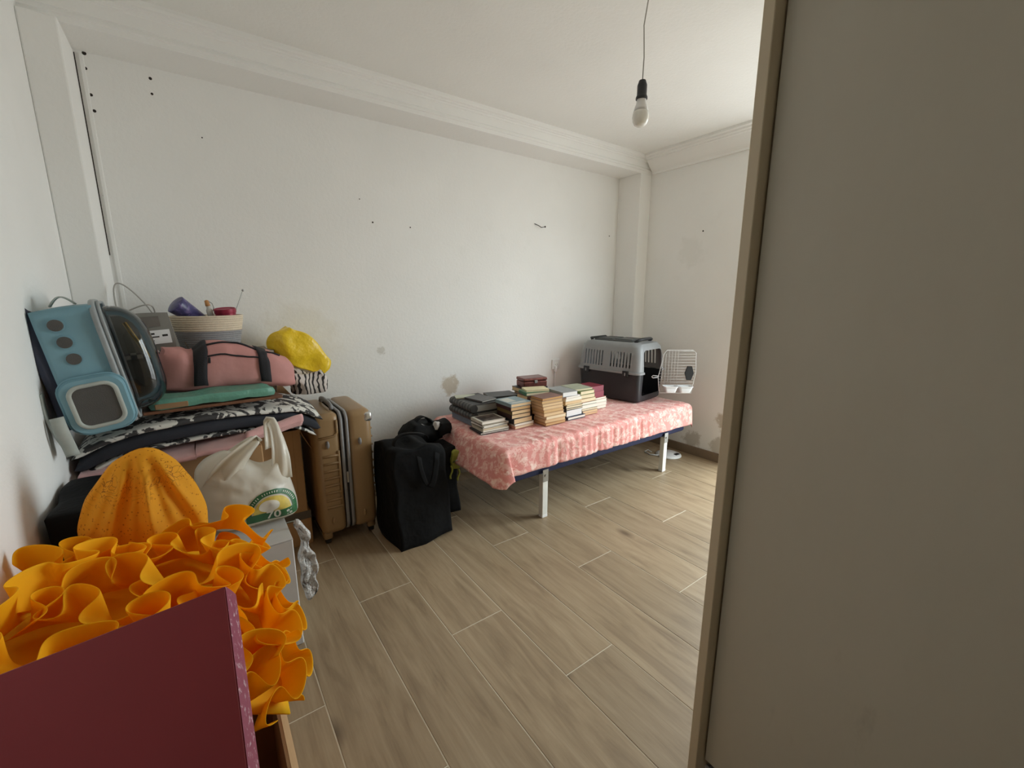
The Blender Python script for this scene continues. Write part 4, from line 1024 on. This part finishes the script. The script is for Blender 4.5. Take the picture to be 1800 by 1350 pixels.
def ribbon(pts, widths, name, mat, parent, fold=.006, n=24):
    mb = MB(); P = [Vector(p) for p in pts]
    def cat(t_):
        s_ = t_ * (len(P) - 1); i = min(int(s_), len(P) - 2); f_ = s_ - i
        p0, p1, p2, p3 = P[max(i - 1, 0)], P[i], P[i + 1], P[min(i + 2, len(P) - 1)]
        return .5 * ((2 * p1) + (p2 - p0) * f_ + (2 * p0 - 5 * p1 + 4 * p2 - p3) * f_ ** 2 + (3 * p1 - p0 - 3 * p2 + p3) * f_ ** 3)
    def wid(t_):
        s_ = t_ * (len(widths) - 1); i = min(int(s_), len(widths) - 2); return widths[i] + (widths[i + 1] - widths[i]) * (s_ - i)
    def f(u, v):
        p = cat(u); tg = (cat(min(1, u + .02)) - cat(max(0, u - .02))).normalized(); sd = tg.cross(Vector((0, 1, 0))).normalized()
        return p + sd * (v - .5) * wid(u) + Vector((0, fold * math.sin(v * 9 + u * 5), 0))
    mb.grid(f, n, 8); return solidify(mb.obj(name, mat, parent, True), .0012, 0)
ribbon([(.19, 1.735, .60), (.195, 1.725, .69), (.19, 1.76, .78), (.18, 1.80, .815), (.18, 1.83, .79), (.185, 1.82, .70)], [.075, .06, .035, .035, .04, .06], 'handle', 'carrier', cb)
ribbon([(.0, 1.74, .60), (.03, 1.715, .68), (.09, 1.715, .745), (.13, 1.735, .772), (.10, 1.79, .74), (.04, 1.80, .68)], [.12, .09, .055, .03, .05, .09], 'handle', 'carrier', cb, .012)
# print on the bag: projected onto its front
bv = BVHTree.FromObject(body, bpy.context.evaluated_depsgraph_get())
def onbag(x, z, off=.0022):
    h = bv.ray_cast(Vector((x, 1.4, z)), Vector((0, 1, 0)))
    return Vector((x, (h[0].y if h[0] else 1.72) - off, z))
M['green'] = plain('green_print', (52, 104, 66), .4, var=.04); M['yellow_print'] = plain('yellow_print', (220, 196, 96), .4, var=.15, scale=40); M['white_print'] = plain('white_print', (232, 230, 220), .4)
M['grey_print'] = plain('grey_print', (140, 146, 132), .5)
LX, LZ = .148, .492
mb = MB(); mb.grid(lambda u, v: onbag(LX + (.068 + .018 * v) * math.cos(PI * u), LZ + (.072 + .018 * v) * math.sin(PI * u)), 40, 3); mb.obj('green_arch', 'green', cb, True)
mb = MB(); mb.grid(lambda u, v: onbag(LX + .062 * v * math.cos(PI * u), LZ + .066 * v * math.sin(PI * u), .002), 30, 10); mb.obj('yellow_sun', 'yellow_print', cb, True)
mb = MB(); mb.grid(lambda u, v: onbag(LX - .01 + .034 * v * math.cos(2 * PI * u), LZ + .028 + .026 * v * math.sin(2 * PI * u), .003), 24, 6); mb.obj('white_glow', 'white_print', cb, True)
mb = MB(); mb.grid(lambda u, v: onbag(LX - .086 + .172 * u, LZ - .036 + .036 * v, .0026), 30, 6); mb.obj('green_panel', 'green', cb, True)
for k in range(26):
    if k in (8, 9, 17): continue
    a = PI * (.08 + .84 * k / 25)
    mb = MB(); mb.grid(lambda u, v: onbag(LX + (.074 + .007 * v) * math.cos(a + .035 * u), LZ + (.078 + .007 * v) * math.sin(a + .035 * u), .0034), 1, 1); mb.obj('arch_letter', 'white_print', cb)
def wrap_text(body_, size, x, z, mat, off=.0036):
    o = text_mesh(body_, size, mat, cb, Matrix.Translation((x, 0, z)) @ Matrix.Rotation(R(90), 4, 'X'), 'lettering', 0, True)
    for v in o.data.vertices: v.co = onbag(v.co.x, v.co.z, off)
wrap_text('70', .048, LX + .002, LZ - .016, M['white_print']); wrap_text('%', .030, LX + .055, LZ - .020, M['white_print'])
for k, wdt in enumerate((.13, .12, .135)):
    mb = MB(); mb.grid(lambda u, v: onbag(LX - .06 + wdt * u, LZ - .046 - .008 * k - .003 * v, .0026), 14, 1); mb.obj('small_print', 'grey_print', cb)

# black bag squeezed by the left wall
o = MB().soft((.13, .30, .40), 12, .012, 8, .12, seed=51).obj('black_bag', 'black_satin', None, True, loc=(-.302, 1.62, .332)); tag(o, 'black bag wedged between the left wall and the yellow dress', 'bag')
for k in range(3):
    o2 = MB().tube([(-.01 + .012 * k, -.155, .19 + .02 * k), (.01 + .012 * k, -.158, .23 + .02 * k), (.04 + .01 * k, -.152, .26 + .015 * k)], .0022, 5).obj('white_line', 'white_print', o)
o = MB().box((-.15, -.11, 0), (.12, .11, .40), .004, 1).obj('brown_carton', 'card', None, loc=(-.215, 1.30, 0)); tag(o, 'brown carton on the floor under the yellow bodice by the left wall', 'box')
o = MB().box((-.022, -.14, 0), (.022, .14, .33), .004, 1).obj('narrow_carton', 'card', None, loc=(-.35, 1.64, 0)); tag(o, 'narrow carton under the black bag by the left wall', 'box')

# near box under the dress
nb = thing('cardboard_box', 'open cardboard box with torn black flap under the yellow dress', 'box', (-.16, .86, 0), group='cardboard boxes')
open_box(nb, -.205, .205, -.27, .27, 0, .42, 'card')
fm = MB(); fm.grid(lambda u, v: (.206 + .022 * u, -.25 + .52 * v, .42 - .012 * u - .15 * u * u), 4, 4); solidify(fm.obj('flap', 'card', nb), .004)
M['card_inner'] = plain('grey_card_inner', (132, 122, 106), .85)
fm = MB(); fm.grid(lambda u, v: (.05 + .13 * u, -.275 - .012 * u - .09 * v, .425 + .0 * u - .12 * v), 6, 4); solidify(fm.obj('flap', 'card_inner', nb), .004)
fm = MB(); fm.grid(lambda u, v: (.183 + .018 * v + .006 * math.sin(u * 23), -.28 - .09 * u - .004, .44 - .16 * u + .006 * math.sin(u * 31 + v)), 24, 2); solidify(fm.obj('torn_tape', 'rubber', nb), .005)
MB().tube([(.12, -.20, .45), (.16, -.21, .455), (.19, -.2, .45)], .005, 6).obj('red_cord', 'raspberry', nb, True)

# ------------------------------------------------------------------ yellow ruffled dress
def yellow_mat(name, rgb, dots=False):
    m = NT(name); v = m.coord(); c = lin(rgb)
    base = m.ramp(m.noise(v, 7, 3), [(.3, tuple(x * .93 for x in c[:3])), (.7, c)])
    if dots:
        vo = m.n('TexVoronoi'); vo.inputs['Scale'].default_value = 95; m.l(v, vo.inputs['Vector'])
        base = m.mix(m.ramp(vo.outputs['Distance'], [(.10, (.8, .8, .8)), (.26, (0, 0, 0))]), base, lin((176, 96, 20)))
        w = m.n('TexNoise'); w.inputs['Scale'].default_value = 9; m.l(v, w.inputs['Vector'])
        dv2 = m.mix(.45, v, w.outputs['Color'])
        vo2 = m.n('TexVoronoi'); vo2.feature = 'DISTANCE_TO_EDGE'; vo2.inputs['Scale'].default_value = 34; m.l(dv2, vo2.inputs['Vector'])
        ln = m.ramp(vo2.outputs['Distance'], [(.015, (1, 1, 1)), (.05, (0, 0, 0))])
        sp = m.n('SeparateXYZ'); m.l(v, sp.inputs[0])
        up_ = m.n('MapRange'); m.l(sp.outputs[2], up_.inputs[0]); up_.inputs[1].default_value = .74; up_.inputs[2].default_value = .84
        nz = m.ramp(m.noise(v, 11, 2), [(.52, (0, 0, 0)), (.60, (1, 1, 1))])
        k = m.mix(1, m.mix(1, ln, nz, 'MULTIPLY'), up_.outputs[0], 'MULTIPLY')
        base = m.mix(k, base, lin((112, 34, 22)))
    m.col(base); m.set(Roughness=.7); m.b.inputs['Specular IOR Level'].default_value = .2
    tl_ = m.n('BsdfTranslucent'); m.l(base, tl_.inputs[0]); mx = m.n('MixShader'); mx.inputs[0].default_value = .38
    m.l(m.b.outputs[0], mx.inputs[1]); m.l(tl_.outputs[0], mx.inputs[2]); m.l(mx.outputs[0], m.out.inputs[0]); return m.m
M['yellow'] = yellow_mat('marigold_satin', (255, 202, 30)); M['yellow_dots'] = yellow_mat('marigold_printed', (248, 182, 50), True)
dress = thing('ruffled_dress', 'bright yellow ruffled dress heaped over a box in the foreground', 'dress', (0, 0, 0))
crumple([(-.295, .64), (-.30, .70), (-.275, .78), (-.215, .865), (-.16, .89), (-.125, .885), (-.085, .84), (-.055, .77), (-.04, .69), (-.045, .60), (-.15, .56), (-.26, .57)], 1.42, .05, 'bodice', 'yellow_dots', None, None, 17, 26, .010, 9, dress, lambda x, z: .014 * math.sin((x + .16) / (.95 - z) * 16 + 1) + .008 * math.sin((x + .16) / (.95 - z) * 37))
def mound(x, y):
    zx = .635 if x < -.10 else .635 - .95 * (x + .10) ** 1.3
    zy = -.08 * max(0, (1.0 - y)) - .4 * max(0, .9 - y) - .12 * max(0, y - 1.25)
    return zx + zy + .22 * max(0, -.2 - x)
mb = MB(); mb.grid(lambda u, v: Vector((-.370 + .43 * u, .82 + .58 * v, mound(-.370 + .43 * u, .82 + .58 * v) - .03)), 30, 36); solidify(mb.obj('skirt', 'yellow', dress, True), .004)
def ruffle(path, wdir, width, lam, b, a, seed, n=240, m_=9):
    """flounce: gathered along path, free edge thrown into rounded loops"""
    P = [Vector(p) for p in path]
    def pt(t_):
        s_ = t_ * (len(P) - 1); i = min(int(s_), len(P) - 2); f_ = s_ - i
        p0, p1, p2, p3 = P[max(i - 1, 0)], P[i], P[i + 1], P[min(i + 2, len(P) - 1)]
        return .5 * ((2 * p1) + (p2 - p0) * f_ + (2 * p0 - 5 * p1 + 4 * p2 - p3) * f_ ** 2 + (3 * p1 - p0 - 3 * p2 + p3) * f_ ** 3)
    L = sum((P[i + 1] - P[i]).length for i in range(len(P) - 1))
    W0 = Vector(wdir).normalized()
    mb = MB()
    def f(u, v):
        p = pt(u); tg = (pt(min(1, u + .04)) - pt(max(0, u - .04))).normalized()
        W = (W0 - tg * W0.dot(tg)).normalized(); D = tg.cross(W).normalized()
        ph = 2 * PI * u * L / lam + 2.2 * noise.noise(Vector((u * L * 5, seed, 0))) + seed
        k = .9 + .55 * noise.noise(Vector((u * L * 6, seed, 4)))
        e = v ** .9
        lean = .45 * noise.noise(Vector((u * L * 4, seed, 9)))
        q = p + (W + tg * lean * v).normalized() * width * v * (1 + .16 * noise.noise(Vector((u * L * 8, seed, 8))))
        q += D * (b * k * e * math.sin(ph)) - tg * (a * k * e * math.sin(2 * ph))
        q.x = max(q.x, XL + .012)
        return q
    mb.grid(f, n, m_); o = solidify(mb.obj('ruffle', 'yellow', dress, True), .0022, 0); subsurf(o, 1); return o
tiers = [  # y, x start, x end, lift, width
    (1.36, -.35, .055, .00, .085), (1.28, -.35, .06, .01, .10), (1.19, -.35, .05, .01, .11), (1.09, -.35, .045, .01, .11), (1.0, -.35, .04, .005, .11), (.91, -.35, .02, .0, .10)]
for i, (y, xa, xb, lift, wdt) in enumerate(tiers):
    path = []
    for k in range(9):
        x = xa + (xb - xa) * k / 8
        yy = y + .025 * math.sin(k * 1.3 + i * 2) - (.04 * (k / 8) ** 2)
        path.append((x, yy, mound(x, yy) + lift - .02))
    ruffle(path, (.12 if i % 2 else -.05, -.62, .75), wdt, .105 + .012 * (i % 3), .036, .021, i * 2.3 + 1)
# flounces falling down the right-hand side and around the waist
ruffle([(.01, 1.30, .56), (.04, 1.22, .54), (.06, 1.12, .50), (.065, 1.03, .475), (.055, .95, .455), (.03, .89, .44)], (.55, -.4, .35), .07, .11, .030, .020, 4.4)
ruffle([(-.03, 1.22, .60), (.01, 1.15, .58), (.035, 1.06, .55), (.04, .97, .515), (.025, .89, .485), (-.005, .83, .46)], (.45, -.6, .5), .085, .105, .032, .020, 8.1)
ruffle([(-.10, 1.35, .62), (-.05, 1.345, .645), (.0, 1.335, .645), (.04, 1.31, .63), (.07, 1.27, .59)], (.2, -.45, .8), .075, .10, .028, .020, 2.9)
ruffle([(-.14, 1.12, .62), (-.08, 1.05, .60), (-.03, .97, .565), (-.005, .89, .53), (-.02, .82, .50)], (.25, -.7, .65), .09, .105, .032, .021, 5.3)
ruffle([(-.06, 1.27, .60), (-.02, 1.22, .60), (.03, 1.17, .575), (.06, 1.10, .54), (.07, 1.02, .50)], (.4, -.55, .6), .08, .10, .030, .020, 9.6)
ruffle([(-.36, 1.02, .68), (-.31, 1.12, .68), (-.26, 1.2, .66), (-.20, 1.24, .64)], (-.05, -.4, 1), .09, .11, .034, .022, 6.7, 140)

# ------------------------------------------------------------------ dark red board leaning in the foreground
M['maroon'] = plain('dark_maroon_panel', (136, 34, 40), .62, var=.05, scale=5)
def worn():
    m = NT('worn_magenta_edge'); v = m.coord(); n_ = m.noise(v, 90, 5, .7)
    m.col(m.mix(m.ramp(n_, [(.56, (0, 0, 0)), (.62, (.8, .8, .8))]), lin((140, 62, 84)), lin((206, 180, 184)))); m.set(Roughness=.55); return m.m
M['worn'] = worn()
P1 = Vector((-.012, .75, .825)); av = Vector((-.2518, .0375, -.0435)); bvv = Vector((-.0015, -.187, -.152))
ex = -av.normalized(); ey = -bvv.normalized(); ey = (ey - ex * ey.dot(ex)).normalized(); ez = ex.cross(ey)
rp = thing('red_board', 'large dark maroon board with a worn magenta edge in the lower left corner', 'board')
rp.matrix_world = Matrix.Translation(P1) @ Matrix((ex, ey, ez)).transposed().to_4x4()
MB().box((-.365, -.62, -.055), (0, 0, 0), .0015, 1).obj('panel', 'maroon', rp)
mb = MB(); mb.grid(lambda u, v: (.0004 + .0022 * max(0, noise.noise(Vector((u * 60, v * 8, 0))) + .4) * math.sin(PI * v), -.6195 + .619 * u, -.0545 + .054 * v), 160, 8); mb.obj('edge_strip', 'worn', rp, True)
